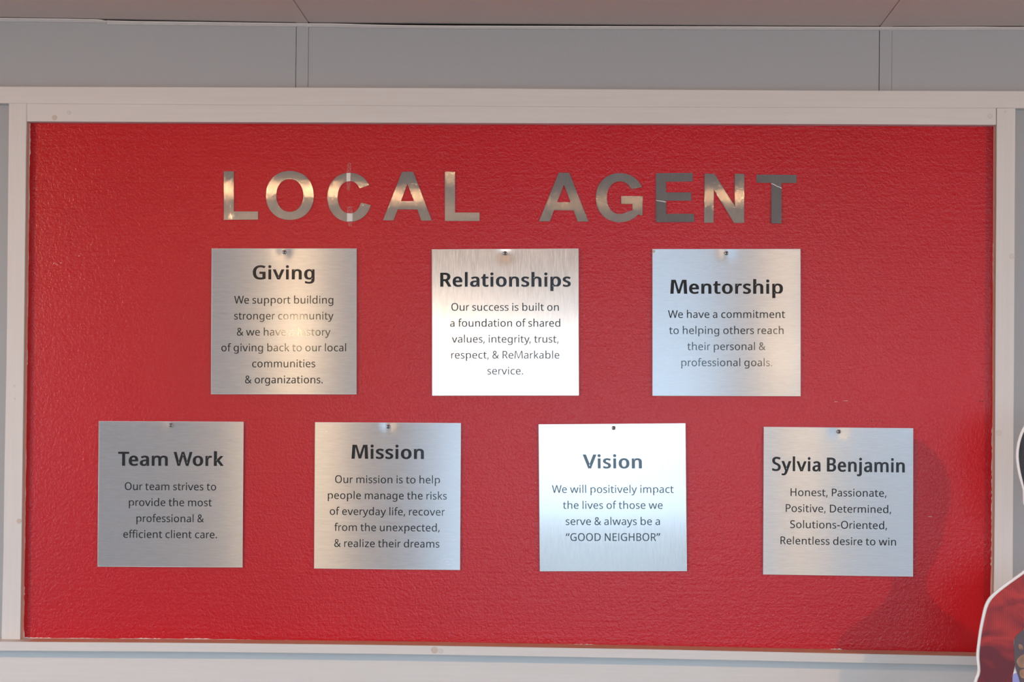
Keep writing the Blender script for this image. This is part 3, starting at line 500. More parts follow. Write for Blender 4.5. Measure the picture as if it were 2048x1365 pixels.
x	529	212 274 -65 -91 -62 87,27 536 62 -87 33 0,127 536 -33 0 46 -67,265 334 -46 67 46 67,402 536 -46 -67 33 0,501 536 -33 0 -62 -87,316 274 62 87 65 -91,511 0 -65 91 -33 0,411 0 33 0 -49 71,265 214 49 -71 -49 -71,117 0 49 71 -33 0,18 0 33 0 65 91
y	510	1 536 72 -179 31 0,95 536 -31 0 39 -102,211 231 -39 102 7 -18,229 179 -5 17 6 -17,245 130 -5 16 5 -15,256 85 -3 15 1 0,260 85 -1 0 4 17,279 150 -9 -27 9 28,306 232 -9 -27 36 101,415 536 -36 -101 32 0,510 536 -32 0 -77 -203,279 -74 77 203 -13 -33,234 -161 17 25 -16 -25,172 -219 25 13 -24 -14,84 -240 35 0 -16 0,42 -237 12 -2 -12 1,11 -232 9 -2 0 23,11 -162 0 -23 7 -1,37 -166 -10 1 11 -1,70 -168 -11 0 21 0,123 -156 -15 -8 16 7,162 -123 -11 -15 11 14,189 -73 -7 -19 9 24,217 -2 -9 -24 -72 179
z	470	431 0 0 23 -131 0,39 0 131 0 0 19,39 58 0 -19 96 137,327 468 -96 -137 -90 0,56 468 90 0 0 23,56 536 0 -23 123 0,424 536 -123 0 0 -22,424 470 0 22 -95 -134,140 68 95 134 97 0,431 68 -97 0 0 -23
“	359	347 714 -22 0 -6 -25,328 632 7 29 -7 -29,310 546 5 28 -5 -28,297 469 3 23 -32 0,202 469 32 0 -2 4,195 480 2 -4 6 23,218 555 -9 -27 9 27,249 637 -11 -27 11 27,282 714 -11 -24 22 0/162 714 -21 0 -6 -25,143 632 7 29 -7 -29,125 546 5 28 -5 -28,112 469 3 23 -31 0,18 469 31 0 -2 4,12 480 2 -4 6 23,35 555 -9 -27 9 27,65 637 -11 -27 11 27,98 714 -11 -24 21 0
”	359	347 703 -2 4 -6 -23,324 627 9 27 -9 -27,293 545 11 27 -11 -27,261 469 11 24 -22 0,195 469 22 0 7 25,214 550 -6 -29 7 29,232 636 -5 -28 6 29,246 714 -3 -23 31 0,340 714 -31 0 2 -4/162 703 -2 4 -6 -23,139 627 9 27 -9 -27,108 545 11 27 -11 -27,76 469 11 24 -21 0,12 469 21 0 5 19,26 529 -5 -21 5 21,40 593 -5 -21 4 22,52 657 -4 -21 3 21,61 714 -3 -17 31 0,155 714 -31 0 2 -4'''.split('\n'):
    ch, adv, body = ln.split('\t')
    GLYPHS[ch] = (int(adv), [[tuple(int(q) for q in p.split(' ')) for p in cc.split(',')] for cc in body.split('/')])
GLYPHS['I'] = (283, [[(97, 0, 0, 0, 0, 0), (97, 714, 0, 0, 0, 0), (185, 714, 0, 0, 0, 0), (185, 0, 0, 0, 0, 0)]])
ADV_R = dict(zip("&,-.BDEGHIMNOPRSTVWabcdefghijklmnoprstuvwxyz“”",
    (605, 207, 307, 207, 542, 666, 492, 646, 652, 239, 804, 658, 689, 532, 538, 493, 497, 558, 846, 482, 569, 448, 564, 501, 292, 559, 555, 234, 243, 469, 236, 834, 555, 549, 569, 327, 396, 331, 551, 481, 736, 463, 471, 428, 354, 354)))
ADV_B = dict(ADV_R); ADV_B.update(dict(B=604, G=690, M=846, R=595, S=540, T=536, V=620, W=890, a=528, b=596, e=528, g=590, h=586, i=274, j=285, k=542, l=274, m=880, n=586, o=577, p=595, r=380, s=434, t=367, v=532, w=790, y=523))
KERN = {('T', 'e'): -70, ('W', 'e'): -30, ('W', 'o'): -35, ('V', 'i'): -12, ('r', 'k'): 6, ('y', ','): -60, ('r', ','): -60, ('r', 'g'): -8, ('v', 'e'): -6, ('P', 'a'): -20, ('P', 'o'): -20, ('f', 'f'): -6}
def flat(cont, seg=5):
    pts = []; n = len(cont)
    for i in range(n):
        x, y, lx, ly, rx, ry = cont[i]; x2, y2, lx2, ly2, _, _ = cont[(i+1) % n]
        p0 = (x, y); p1 = (x+rx, y+ry); p2 = (x2+lx2, y2+ly2); p3 = (x2, y2)
        d = math.hypot(x2-x, y2-y)
        if d < .5: continue
        # straight when both handles lie on the chord
        cr = abs((p1[0]-x)*(y2-y)-(p1[1]-y)*(x2-x))/d + abs((p2[0]-x)*(y2-y)-(p2[1]-y)*(x2-x))/d
        k = 1 if cr < 3 else seg
        for j in range(k):
            t_ = j/k; m_ = 1-t_
            pts.append((m_**3*p0[0]+3*m_*m_*t_*p1[0]+3*m_*t_*t_*p2[0]+t_**3*p3[0], m_**3*p0[1]+3*m_*m_*t_*p1[1]+3*m_*t_*t_*p2[1]+t_**3*p3[1]))
    return pts
def area(p): return sum(a_[0]*b_[1]-b_[0]*a_[1] for a_, b_ in zip(p, p[1:]+p[:1]))/2
def inside(pt, poly):
    x, y = pt; r = False; n = len(poly)
    for i in range(n):
        x1, y1 = poly[i]; x2, y2 = poly[(i+1) % n]
        if (y1 > y) != (y2 > y) and x < (x2-x1)*(y-y1)/(y2-y1)+x1: r = not r
    return r
def grow(p, sgn, ox, oy):
    """offset outward by ox sideways and oy up/down (mitred)"""
    n = len(p); out = []
    for i in range(n):
        a_ = p[i-1]; b_ = p[i]; c_ = p[(i+1) % n]
        def nrm(q, r):
            dx, dy = r[0]-q[0], r[1]-q[1]; l = math.hypot(dx, dy) or 1; return (dy/l*sgn, -dx/l*sgn)
        n1 = nrm(a_, b_); n2 = nrm(b_, c_); mx, my = n1[0]+n2[0], n1[1]+n2[1]; d = 1+n1[0]*n2[0]+n1[1]*n2[1]
        d = max(d, .8); out.append((b_[0]+mx/d*ox, b_[1]+my/d*oy))
    return out
def glyph(ch, bold):
    adv, cs = GLYPHS[ch]; tgt = (ADV_B if bold else ADV_R)[ch]; s = tgt/adv
    ox, oy = (33, 15) if bold else (6, 4)
    if bold and ch in 'MWw': ox = 24
    if bold and ch in 'mv': ox = 28
    low = ch in 'abcdefghijklmnopqrstuvwxyz'
    xs = [p[0] for c_ in cs for p in c_]; gx0, gx1 = min(xs), max(xs)
    lsb = gx0*s; rsb = (adv-gx1)*s
    if bold: lsb *= .80; rsb *= .80
    t0, t1 = lsb+ox, tgt-rsb-ox
    def my(y):
        if low:
            if y < 0: v = y*205/240
            elif y <= 536: v = y*484/536
            else: v = 484+(y-536)*226/224
        else: v = y*674/714
        H = 484 if low else 674
        if bold or True:
            if y <= 0: v += oy*(1 if y > -30 else .8)
            elif y >= (536 if low else 714): v -= oy
            else:
                ref = (536 if low else 714); v += oy*(1-2*y/ref)
        return v
    res = []
    polys = [flat(c_) for c_ in cs]
    for i, p in enumerate(polys):
        depth = sum(inside(p[0], q) for j, q in enumerate(polys) if j != i)
        hole = depth % 2 == 1
        q = [(t0+(x-gx0)/(gx1-gx0)*(t1-t0), my(y)) for x, y in p]
        ccw = area(q) > 0
        sgn = (1 if ccw else -1)*(-1 if hole else 1)
        res.append(grow(q, sgn, ox, oy))
    return tgt, res
_cache = {}      # upright-sided capital M drawn by hand, in both weights
_cache[('M', True)] = (846, [[(38, 0), (80, 674), (283, 674), (355, 440), (421, 205), (426, 205), (495, 440), (572, 674), (771, 674), (808, 0), (657, 0), (645, 265), (638, 540), (632, 540), (483, 12), (364, 12), (226, 540), (220, 540), (203, 265), (188, 0)]])
_cache[('M', False)] = (804, [[(48, 0), (92, 674), (200, 674), (315, 350), (398, 100), (484, 350), (605, 674), (712, 674), (752, 0), (668, 0), (650, 296), (641, 570), (632, 570), (425, 8), (364, 8), (169, 568), (160, 568), (149, 290), (131, 0)]])
def outline(text, bold):
    x = 0; cs = []; prev = None
    for ch in text:
        if ch == ' ': x += 205 if bold else 212; prev = None; continue
        if (ch, bold) not in _cache: _cache[(ch, bold)] = glyph(ch, bold)
        adv, g = _cache[(ch, bold)]
        x += KERN.get((prev, ch), 0)
        cs += [[(px+x, py) for px, py in c_] for c_ in g]
        x += adv; prev = ch
    return cs
def fill2d(contours, depth):
    """contours -> (verts, faces) of a flat plate of given thickness in the xy-plane"""
    cu = bpy.data.curves.new('tmp', 'CURVE'); cu.dimensions = '2D'; cu.fill_mode = 'BOTH'; cu.extrude = depth/2
    for c_ in contours:
        sp = cu.splines.new('POLY'); sp.points.add(len(c_)-1)
        for p_, (x, y) in zip(sp.points, c_): p_.co = (x, y, 0, 1)
        sp.use_cyclic_u = True
    ob = bpy.data.objects.new('tmp', cu); me = bpy.data.meshes.new_from_object(ob)
    vs = [v_.co.copy() for v_ in me.vertices]; fs = [tuple(p_.vertices) for p_ in me.polygons]
    bpy.data.objects.remove(ob); bpy.data.curves.remove(cu); bpy.data.meshes.remove(me)
    return vs, fs

# ---------------------------------------------------------------- plaques
YP = -.0065          # nominal plaque face
PLAQUES = [
 dict(o=(400, 480), s=4.135, q=((97, 72), (1295, 72), (1294, 1279), (91, 1278)), scr=(692, 97), mat='h', key='Giving',
      head=('Giving', 437, 948, 328, 328), label='brushed metal plaque headed Giving, glowing warm, left of the upper row',
      lines=[('We support building', 283, 1103, 528), ('stronger community', 283, 1105, 660), ('& we have a history', 306, 1080, 793), ('of giving back to our local', 177, 1208, 923), ('communities', 432, 953, 1055), ('& organizations.', 373, 1014, 1188)]),
 dict(o=(840, 480), s=4.135, q=((99, 79), (1311, 73), (1314, 1289), (100, 1290)), scr=(702, 110), mat='v', key='Rel',
      head=('Relationships', 167, 1247, 388, 388), label='brushed metal plaque headed Relationships, middle of the upper row',
      lines=[('Our success is built on', 259, 1148, 587), ('a foundation of shared', 249, 1160, 719), ('values, integrity, trust,', 262, 1145, 851), ('respect, & ReMarkable', 258, 1153, 983), ('service.', 557, 852, 1115)]),
 dict(o=(1280, 480), s=4.135, q=((103, 77), (1327, 76), (1328, 1294), (103, 1291)), scr=(712, 110), mat='h', key='Men',
      head=('Mentorship', 250, 1182, 447, 447), label='brushed metal plaque headed Mentorship, right of the upper row',
      lines=[('We have a commitment', 231, 1199, 647), ('to helping others reach', 240, 1187, 780), ('their personal &', 391, 1038, 913), ('professional goals.', 341, 1092, 1046)]),
 dict(o=(180, 830), s=4.267, q=((76, 55), (1311, 60), (1301, 1304), (65, 1297)), scr=(691, 88), mat='h', key='Team',
      head=('Team Work', 240, 1142, 436, 438), label='dull grey brushed metal plaque headed Team Work, lower left',
      lines=[('Our team strives to', 298, 1077, 643, 647), ('provide the most', 333, 1040, 779, 782), ('professional &', 397, 973, 916, 919), ('efficient client care.', 285, 1083, 1051, 1055)]),
 dict(o=(610, 830), s=4.267, q=((86, 64), (1331, 71), (1323, 1326), (78, 1313)), scr=(710, 100), mat='h', key='Mis',
      head=('Mission', 397, 1015, 376, 379), label='brushed metal plaque headed Mission, second in the lower row',
      lines=[('Our mission is to help', 257, 1152, 583, 588), ('people manage the risks', 195, 1210, 719, 725), ('of everyday life, recover', 212, 1193, 855, 862), ('from the unexpected,', 250, 1148, 992, 997), ('& realize their dreams', 250, 1147, 1129, 1135)]),
 dict(o=(1060, 830), s=4.267, q=((73, 82), (1327, 73), (1339, 1336), (84, 1337)), scr=(712, 111), mat='v', key='Vis',
      head=('Vision', 450, 955, 459, 459), label='nearly white shining metal plaque headed Vision, third in the lower row',
      lines=[('We will positively impact', 187, 1226, 668), ('the lives of those we', 281, 1132, 804), ('serve & always be a', 305, 1109, 942), ('“GOOD NEIGHBOR”', 305, 1112, 1078)]),
 dict(o=(1510, 840), s=4.267, q=((75, 61), (1350, 73), (1348, 1340), (69, 1321)), scr=(712, 100), mat='h', key='Syl',
      head=('Sylvia Benjamin', 145, 1278, 437, 451), label='metal plaque listing personal qualities such as Honest and Passionate, lower right',
      lines=[('Honest, Passionate,', 303, 1120, 651, 659), ('Positive, Determined,', 262, 1160, 787, 798), ('Solutions-Oriented,', 299, 1125, 925, 935), ('Relentless desire to win', 217, 1203, 1063, 1075)]),
]
# gentle bow and lean of each sheet: (lean about x, lean about z, vertical bow, sideways bow) in metres over the half size
WARP = dict(Giving=(0, 0, .0004, .0006), Rel=(-.0004, .0, -.0015, .0003), Men=(0, 0, .0005, .0007), Team=(0, 0, .0005, .0008),
            Mis=(0, 0, .0004, .0008), Vis=(0, 0, .0003, .0004), Syl=(0, 0, .0004, .0006))
def make_plaque(d):
    ox, oy = d['o']; s = d['s']
    def px(x, y): return (ox+x/s, oy+y/s)
    q = [px(*p) for p in d['q']]              # TL TR BR BL in photo pixels
    W4 = [P(u, v, YP) for u, v in q]
    cen = (W4[0]+W4[1]+W4[2]+W4[3])/4
    e = empty('metal_plaque', (cen.x, YP, cen.z)); thing(e, d['label'], 'plaque', 'metal plaques on the red board')
    lx, lz, bz, bx = WARP[d['key']]
    sp = P(*px(*d['scr']), YP)
    half = (W4[1]-W4[0]).length/2
    def yoff(x, z):
        a_ = (x-cen.x)/half; b_ = (z-cen.z)/half
        dent = (.0005 if d['key'] == 'Rel' else .0009)*math.exp(-((x-sp.x)**2+(z-sp.z)**2)/(2*.0085**2))
        return lx*b_+lz*a_-bz*(1-b_*b_)-bx*(1-a_*a_)+dent
    N = 40; vs = []
    def bil(a_, b_):
        t_ = W4[0].lerp(W4[1], a_); u_ = W4[3].lerp(W4[2], a_); return t_.lerp(u_, b_)
    for lay in (0, 1):
        for j in range(N+1):
            for i in range(N+1):
                p_ = bil(i/N, j/N); vs.append((p_.x, YP+yoff(p_.x, p_.z)+lay*.0010, p_.z))
    K = (N+1)**2; fs = []
    for j in range(N):
        for i in range(N):
            a_ = j*(N+1)+i; fs.append((a_, a_+1, a_+N+2, a_+N+1)); fs.append((K+a_, K+a_+N+1, K+a_+N+2, K+a_+1))
    rim = [(i, 0) for i in range(N)]+[(N, j) for j in range(N)]+[(i, N) for i in range(N, 0, -1)]+[(0, j) for j in range(N, 0, -1)]
    nf = len(fs)
    for (i0, j0), (i1, j1) in zip(rim, rim[1:]+rim[:1]):
        a_ = j0*(N+1)+i0; b_ = j1*(N+1)+i1; m = len(vs); vs += [vs[a_], vs[b_], vs[K+b_], vs[K+a_]]; fs.append((m, m+1, m+2, m+3))
    sh = link_mesh('metal_sheet', vs, fs, M_PLATE_H if d['mat'] == 'h' else M_PLATE_V, e)
    sh.data.materials.append(M_PLATE_EDGE)
    for i, p_ in enumerate(sh.data.polygons):
        if i >= nf: p_.material_index = 1
        else: p_.use_smooth = True
    # polished rolled front arris
    rv_ = []; rf_ = []
    ring = [bil(i/N, j/N) for i, j in rim]; n_ = len(ring)
    for p_ in ring:
        inn = p_+(cen-p_).normalized()*.0006
        for q_, dy in ((p_, .0002), (p_, -.00035), (inn, -.00035), (inn, .0001)): rv_.append((q_.x, YP+yoff(q_.x, q_.z)+dy, q_.z))
    for i in range(n_):
        for k in range(3): rf_.append((i*4+k, i*4+k+1, ((i+1) % n_)*4+k+1, ((i+1) % n_)*4+k))
    link_mesh('bright_edge', rv_, rf_, M_PLATE_EDGE, e)
    # writing
    dn = Vector((q[3][0]-q[0][0]+q[2][0]-q[1][0], q[3][1]-q[0][1]+q[2][1]-q[1][1])).normalized()
    def write(nm, text, x0, x1, b0, b1, em, bold):
        cs = outline(text, bold)
        xs = [p_[0] for c_ in cs for p_ in c_]; m0, m1 = min(xs), max(xs)
        v2, f2 = fill2d(cs, 1.0)
        A = px(x0, b0); B = px(x1, b1); out = []
        for v_ in v2:
            k = (v_.x-m0)/(m1-m0); h_ = v_.y*em/1000
            u = A[0]+(B[0]-A[0])*k-dn.x*h_; w = A[1]+(B[1]-A[1])*k-dn.y*h_
            w3 = P(u, w, YP); out.append((w3.x, YP+yoff(w3.x, w3.z)-.00022-(.00010 if v_.z > 0 else 0), w3.z))
        o = link_mesh(nm, out, f2, M_PRINT, e)
        for p_ in o.data.polygons: p_.use_smooth = False
        return o
    hd = d['head']; write('heading', hd[0], hd[1], hd[2], hd[3], hd[4], 41.6, True)
    for ln in d['lines']:
        write('text_line', ln[0], ln[1], ln[2], ln[3], ln[-1], 22.9, False)
    # screw: shank out of the dent and a small pan head with a cross slot, leaning a little
    vs = []; fs = []; sg = 16
    y0 = YP+yoff(sp.x, sp.z); lean = .0022 if d['key'] in ('Giving',) else .0008
    prof = [(.0016, .0), (.0016, -.0042), (.0038, -.0044), (.0042, -.0056), (.0038, -.0068), (.0024, -.0077), (.0009, -.0080)]
    for r_, y_ in prof:
        for i in range(sg):
            an = 2*math.pi*i/sg; k = -y_/.008
            vs.append((sp.x+r_*math.cos(an)+lean*k, y0+y_, sp.z+r_*math.sin(an)-lean*k))
    for j in range(len(prof)-1):
        for i in range(sg): fs.append((j*sg+i, j*sg+(i+1) % sg, (j+1)*sg+(i+1) % sg, (j+1)*sg+i))
    fs.append(tuple((len(prof)-1)*sg+i for i in range(sg)))
    so = link_mesh('screw', vs, fs, M_SCREW, e, True); so['label'] = 'small round-headed screw fixing the plaque'
    sx_, sz_ = sp.x+lean, sp.z-lean; an = random.uniform(0, 1.5)
    vs = []; fs = []
    for k in range(2):
        c_, s_ = math.cos(an+k*math.pi/2), math.sin(an+k*math.pi/2); m = len(vs)
        for y_ in (y0-.0083, y0-.0076):
            for aa, bb in ((-.0024, -.0005), (.0024, -.0005), (.0024, .0005), (-.0024, .0005)): vs.append((sx_+aa*c_-bb*s_, y_, sz_+aa*s_+bb*c_))
        fs += [tuple(m+i for i in f) for f in ((0, 1, 2, 3), (4, 5, 6, 7), (0, 1, 5, 4), (1, 2, 6, 5), (2, 3, 7, 6), (3, 0, 4, 7))]
    link_mesh('cross_slot', vs, fs, M_GAP, so)
    return e
plaques = {d['key']: make_plaque(d) for d in PLAQUES}
disc('corner_stain', P(1307.5, 503, YP-.0004), .0032, YP-.0004, M_PLUG, plaques['Men'], th=.0005)

# ---------------------------------------------------------------- big foil letters
def arc(cx, cy, rx, ry, a0, a1, n, p=2.0):
    r_ = []
    for i in range(n+1):
        an = math.radians(a0+(a1-a0)*i/n); c_, s_ = math.cos(an), math.sin(an)
        r_.append((cx+rx*math.copysign(abs(c_)**(2/p), c_), cy-ry*math.copysign(abs(s_)**(2/p), s_)))
    return r_
YL = -.0040
LO, LS = (400, 300), 3.4133
RO, RS = (1040, 300), 3.4133
def letter_O(x0, y0, x1, y1, ix0, iy0, ix1, iy1):
    return [arc((x0+x1)/2, (y0+y1)/2, (x1-x0)/2, (y1-y0)/2, 0, 357, 72, 2.15), arc((ix0+ix1)/2, (iy0+iy1)/2, (ix1-ix0)/2, (iy1-iy0)/2, 0, 357, 60, 2.15)]
def C_shape(x0, y0, x1, y1, ix0, iy0, iy1, ucut, lcut, iu, il):
    """C: outer arc from upper terminal (ucut) round the left to lower terminal (lcut); inner arc back"""
    cx, cy = (x0+x1)/2, (y0+y1)/2; rx, ry = (x1-x0)/2, (y1-y0)/2
    def ang(px_, py_, cx_, cy_, rx_, ry_): return math.degrees(math.atan2(-(py_-cy_)/ry_, (px_-cx_)/rx_)) % 360
    a0 = ang(*ucut, cx, cy, rx, ry); a1 = ang(*lcut, cx, cy, rx, ry)
    out = arc(cx, cy, rx, ry, a0, a1, 60, 2.1)
    icx = cx-(0.0); icy = (iy0+iy1)/2; irx = icx-ix0; iry = (iy1-iy0)/2
    b0 = ang(*iu, icx, icy, irx, iry); b1 = ang(*il, icx, icy, irx, iry)
    inn = arc(icx, icy, irx, iry, b0, b1, 50, 2.1)
    return [[ucut]+out[1:-1]+[lcut]+[il]+inn[::-1][1:-1]+[iu]]
LETTERS = [
 ('L', LO, [[(163, 147), (231, 147), (231, 420), (397, 421), (397, 476), (163, 478)]], (.30, .0), 'metallic foil capital L, first letter of LOCAL', None),
 ('O', LO, letter_O(451, 145, 776, 478, 521, 200, 705, 423), (.36, .05), 'metallic foil capital O, second letter of LOCAL', None),
 ('C', LO, C_shape(870, 157, 1172, 491, 940, 213, 434, (1157, 241), (1167, 377), (1090, 262), (1101, 361)), (.34, 0), 'metallic foil capital C crossed by two white tape bits', None),
 ('A', LO, [[(1380, 150), (1456, 150), (1582, 482), (1511, 483), (1484, 407), (1349, 406), (1320, 481), (1249, 481)], [(1416, 229), (1372, 350), (1462, 350)]], (.24, .05), 'metallic foil capital A in the word LOCAL', None),
 ('L', LO, [[(1672, 150), (1741, 150), (1741, 428), (1908, 428), (1908, 485), (1672, 485)]], (1.1, .3), 'metallic foil capital L, last letter of LOCAL', None),
 ('A', RO, [[(265, 156), (336, 156), (467, 489), (394, 490), (366, 413), (232, 412), (203, 488), (130, 488)], [(300, 237), (252, 358), (346, 357)]], (.1, .0), 'metallic foil capital A, first letter of AGENT', None),
 ('G', RO, C_shape(518, 159, 846, 494, 592, 215, 438, (832, 255), (836, 447), (766, 267), (768, 412)), (0.15, 0), 'metallic foil capital G in the word AGENT', None),
 ('E', RO, [[(927, 159), (1179, 157), (1179, 215), (996, 217), (996, 291), (1168, 290), (1168, 347), (996, 346), (997, 438), (1187, 437), (1187, 493), (928, 495)]], (-1.3, .2), 'metallic foil capital E with a crease low on its stem', ((927, 345), (997, 356), 1.6)),
 ('N', RO, [[(1260, 163), (1328, 164), (1466, 384), (1467, 164), (1531, 165), (1529, 498), (1461, 499), (1323, 272), (1321, 498), (1257, 497)]], (.25, -.2), 'metallic foil capital N in the word AGENT', None),
 ('T', RO, [[(1615, 168), (1888, 171), (1888, 226), (1786, 226), (1784, 504), (1715, 503), (1716, 225), (1615, 223)]], (-1.4, -.3), 'metallic foil capital T, cracked below its crossbar', ((1716, 229), (1786, 262), 1.2)),
]
# G: replace the plain lower terminal with the spur and crossbar
def fix_G(cs):
    p = cs[0]
    i1 = min(range(len(p)), key=lambda i: (p[i][0]-836)**2+(p[i][1]-447)**2)
    i2 = min(range(len(p)), key=lambda i: (p[i][0]-768)**2+(p[i][1]-412)**2)
    tail = [q for q in p[i2+1:] if not (q[0] > 728 and 335 < q[1] < 424)]
    return [p[:i1+1]+[(837, 316), (690, 316), (690, 369), (768, 370), (768, 412)]+tail]
for idx, (ch, org, cs, (tx, tz), lab, crease) in enumerate(LETTERS):
    if ch == 'G': cs = fix_G(cs)
    # to world (xz), centred
    W = [[P(org[0]+x/LS, org[1]+y/LS, YL) for x, y in c_] for c_ in cs]
    xs = [p.x for c_ in W for p in c_]; zs = [p.z for c_ in W for p in c_]
    cx, cz = (min(xs)+max(xs))/2, (min(zs)+max(zs))/2
    v2, f2 = fill2d([[(p.x-cx, p.z-cz) for p in c_] for c_ in W], .0008)
    vs = [(v_.x, -v_.z, v_.y) for v_ in v2]
    me = bpy.data.meshes.new('metal_letter'); me.from_pydata(vs, [], f2)
    bm = bmesh.new(); bm.from_mesh(me); bmesh.ops.remove_doubles(bm, verts=bm.verts, dist=1e-6)
    if crease:
        (ax, ay), (bx, by), ang = crease
        A = P(org[0]+ax/LS, org[1]+ay/LS, YL)-Vector((cx, YL, cz)); B = P(org[0]+bx/LS, org[1]+by/LS, YL)-Vector((cx, YL, cz))
        nrm = Vector((-(B.z-A.z), 0, B.x-A.x)).normalized()
        bmesh.ops.bisect_plane(bm, geom=bm.verts[:]+bm.edges[:]+bm.faces[:], plane_co=A, plane_no=nrm)
        for v_ in bm.verts:
            dd = (v_.co-A).dot(nrm)
            if dd < -1e-5: v_.co.y += math.tan(math.radians(ang))*dd*.9
    bmesh.ops.recalc_face_normals(bm, faces=bm.faces)
    bm.to_mesh(me); bm.free(); me.materials.append(M_FOIL)
    o = bpy.data.objects.new('metal_letter', me); COL.objects.link(o)
    o.location = (cx, YL, cz); o.rotation_euler = (math.radians(tx), 0, math.radians(tz))
    thing(o, lab, 'letter', 'metal letters on the red board')
    if crease:
        # bright line of torn foil along the crease
        d_ = (B-A).normalized(); k = []
        for i in range(9):
            f_ = i/8; q_ = A.lerp(B, f_)+nrm*random.uniform(-.0006, .0006)
            w_ = .0005+.0005*random.random(); yy = -.0010
            k += [(q_+nrm*w_+Vector((0, yy, 0))), (q_-nrm*w_+Vector((0, yy, 0)))]
        ff = [(2*i, 2*i+2, 2*i+3, 2*i+1) for i in range(8)]
        m = len(k); k += [q_+Vector((0, .0006, 0)) for q_ in k]; ff += [tuple(m+i for i in f) for f in ff]
        c2 = link_mesh('crease', k, ff, M_TAPEW); c2.parent = o; c2.location = (0, 0, 0)

# white tape bits on the C and the clear residue above and below them
for (quad, resid, lab) in (
    ([(693, 346.5), (701.2, 346), (700.6, 362.5), (693, 363.5)], [[(694, 326), (702.5, 325.5), (702, 346), (693.5, 346)], [(692.5, 364), (701, 363.5), (700, 382), (694, 381)]], 'short white tape bit across the top of the letter C'),
    ([(694.2, 427), (705, 427), (705.2, 442.5), (694, 443.5)], [[(694, 414), (704.5, 413.5), (705, 427), (694.5, 427)], [(695, 443.5), (705.5, 443), (703.5, 454), (697, 452)]], 'short white tape bit across the bottom of the letter C')):
    yt = YL-.0012
    pts = [P(u, v, yt) for u, v in quad]
    o = link_mesh('tape_strip', pts+[p+Vector((0, .0004, 0)) for p in pts], [(0, 1, 2, 3), (4, 5, 6, 7), (0, 1, 5, 4), (1, 2, 6, 5), (2, 3, 7, 6), (3, 0, 4, 7)], M_TAPEW, loc=P(quad[0][0], quad[0][1], yt))
    thing(o, lab, 'tape')
    for r_ in resid:
        pts = [P(u, v, YR-.0006) for u, v in r_]
        link_mesh('clear_residue', pts, [(0, 1, 2, 3)], M_RESID, o)

# small nicks and scuffs in the red paint
M_NICK = plain('dark_nick', (.10, .01, .01), .7); M_SCUFF = plain('pale_scuff', (.75, .35, .33), .5)
vsN = []; fsN = []; vsS = []; fsS = []
def speck(vs, fs, u, v, r, asp=1.0):
    m = len(vs); ph = random.random()*6
    for i in range(7):
        an = 2*math.pi*i/7; rr = r*random.uniform(.6, 1.2)
        vs.append(P(u+rr*asp*math.cos(an), v+rr*math.sin(an), YR-.0005))
    vs.append(P(u, v, YR-.0009))
    fs.extend([(m+i, m+(i+1) % 7, m+7) for i in range(7)])
for u, v, r in ((1303, 474, 1.0), (725, 531, 1.0), (1607, 711, 1.2), (1743, 843, 1.2), (1752, 842, 1.0), (1760, 842, 1.2), (1764, 843, .9), (1072, 1112, .8), (1960, 803, 1.3), (1965, 803, 1.2), (1972, 804, 1.3), (250, 640, .8), (1430, 640, .8)): speck(vsN, fsN, u, v, r)
for u, v, r, s_ in ((108, 527, 1.5, 1.2), (115, 530, 1.1, 1), (122, 526, 1.0, 2), (158, 512, .9, 2), (70.5, 828, .7, 1), (1071, 966, 1.1, 1), (140, 720, .6, 1), (172, 729, .7, 1), (1690, 802, .6, 12), (1672, 804, .6, 8), (1860, 1034, .6, 7), (1520, 770, .5, 6)): speck(vsS, fsS, u, v, r, s_)
n_ = link_mesh('paint_nick', vsN, fsN, M_NICK, rb); n_['kind'] = 'stuff'
n_ = link_mesh('paint_scuff', vsS, fsS, M_SCUFF, rb); n_['kind'] = 'stuff'

# ---------------------------------------------------------------- cardboard figure
YC = -.26
def catmull(pts, per=5, closed=True):
    out = []; n = len(pts)
    for i in range(n if closed else n-1):
        p0, p1, p2, p3 = pts[(i-1) % n], pts[i], pts[(i+1) % n], pts[(i+2) % n]
        if not closed:
            p0 = pts[max(i-1, 0)]; p3 = pts[min(i+2, n-1)]
        for j in range(per):
            t_ = j/per
            out.append(tuple(.5*((2*p1[k])+(-p0[k]+p2[k])*t_+(2*p0[k]-5*p1[k]+4*p2[k]-p3[k])*t_*t_+(-p0[k]+3*p1[k]-3*p2[k]+p3[k])*t_**3) for k in range(2)))
    return out
def layer(name, pts, depth, th, mat, parent, per=5, smooth=True):
    pp = catmull(pts, per) if smooth else pts
    W = [P(u, v, YC) for u, v in pp]
    v2, f2 = fill2d([[(p.x, p.z) for p in W]], th)
    vs = [Vector((v_.x, YC-depth-v_.z, v_.y)) for v_ in v2]
    return link_mesh(name, vs, f2, mat, parent)
floor_v = 845+1.6/ (3.72-.26)*F     # photo-plane height of the floor under the figure
CX = 2112
left_out = [(CX, 806), (2084, 815), (2060, 836), (2045, 857), (2036, 880), (2032, 908), (2034, 935), (2039, 958), (2045, 978), (2046, 990), (2047, 1008), (2054, 1020), (2062, 1045), (2076, 1068),
            (2079, 1100), (2066, 1124), (2048, 1141), (2026, 1157), (2006, 1171), (1990, 1184), (1978, 1196), (1971, 1208), (1967, 1220), (1962, 1243), (1958, 1265), (1955, 1288), (1953, 1305), (1953, 1320), (1955, 1336), (1954, 1347), (1949, 1360), (1944, 1385), (1944, 1430), (1960, 1500), (1990, 1560), (2000, 1700), (1992, 1850), (1990, 2100), (1996, 2300), (1990, floor_v-20), (1985, floor_v)]
right_out = [(2*CX-u, v+(1.5 if v < 1500 else 0)) for u, v in left_out[::-1]]
outline_px = left_out+right_out[:-1]
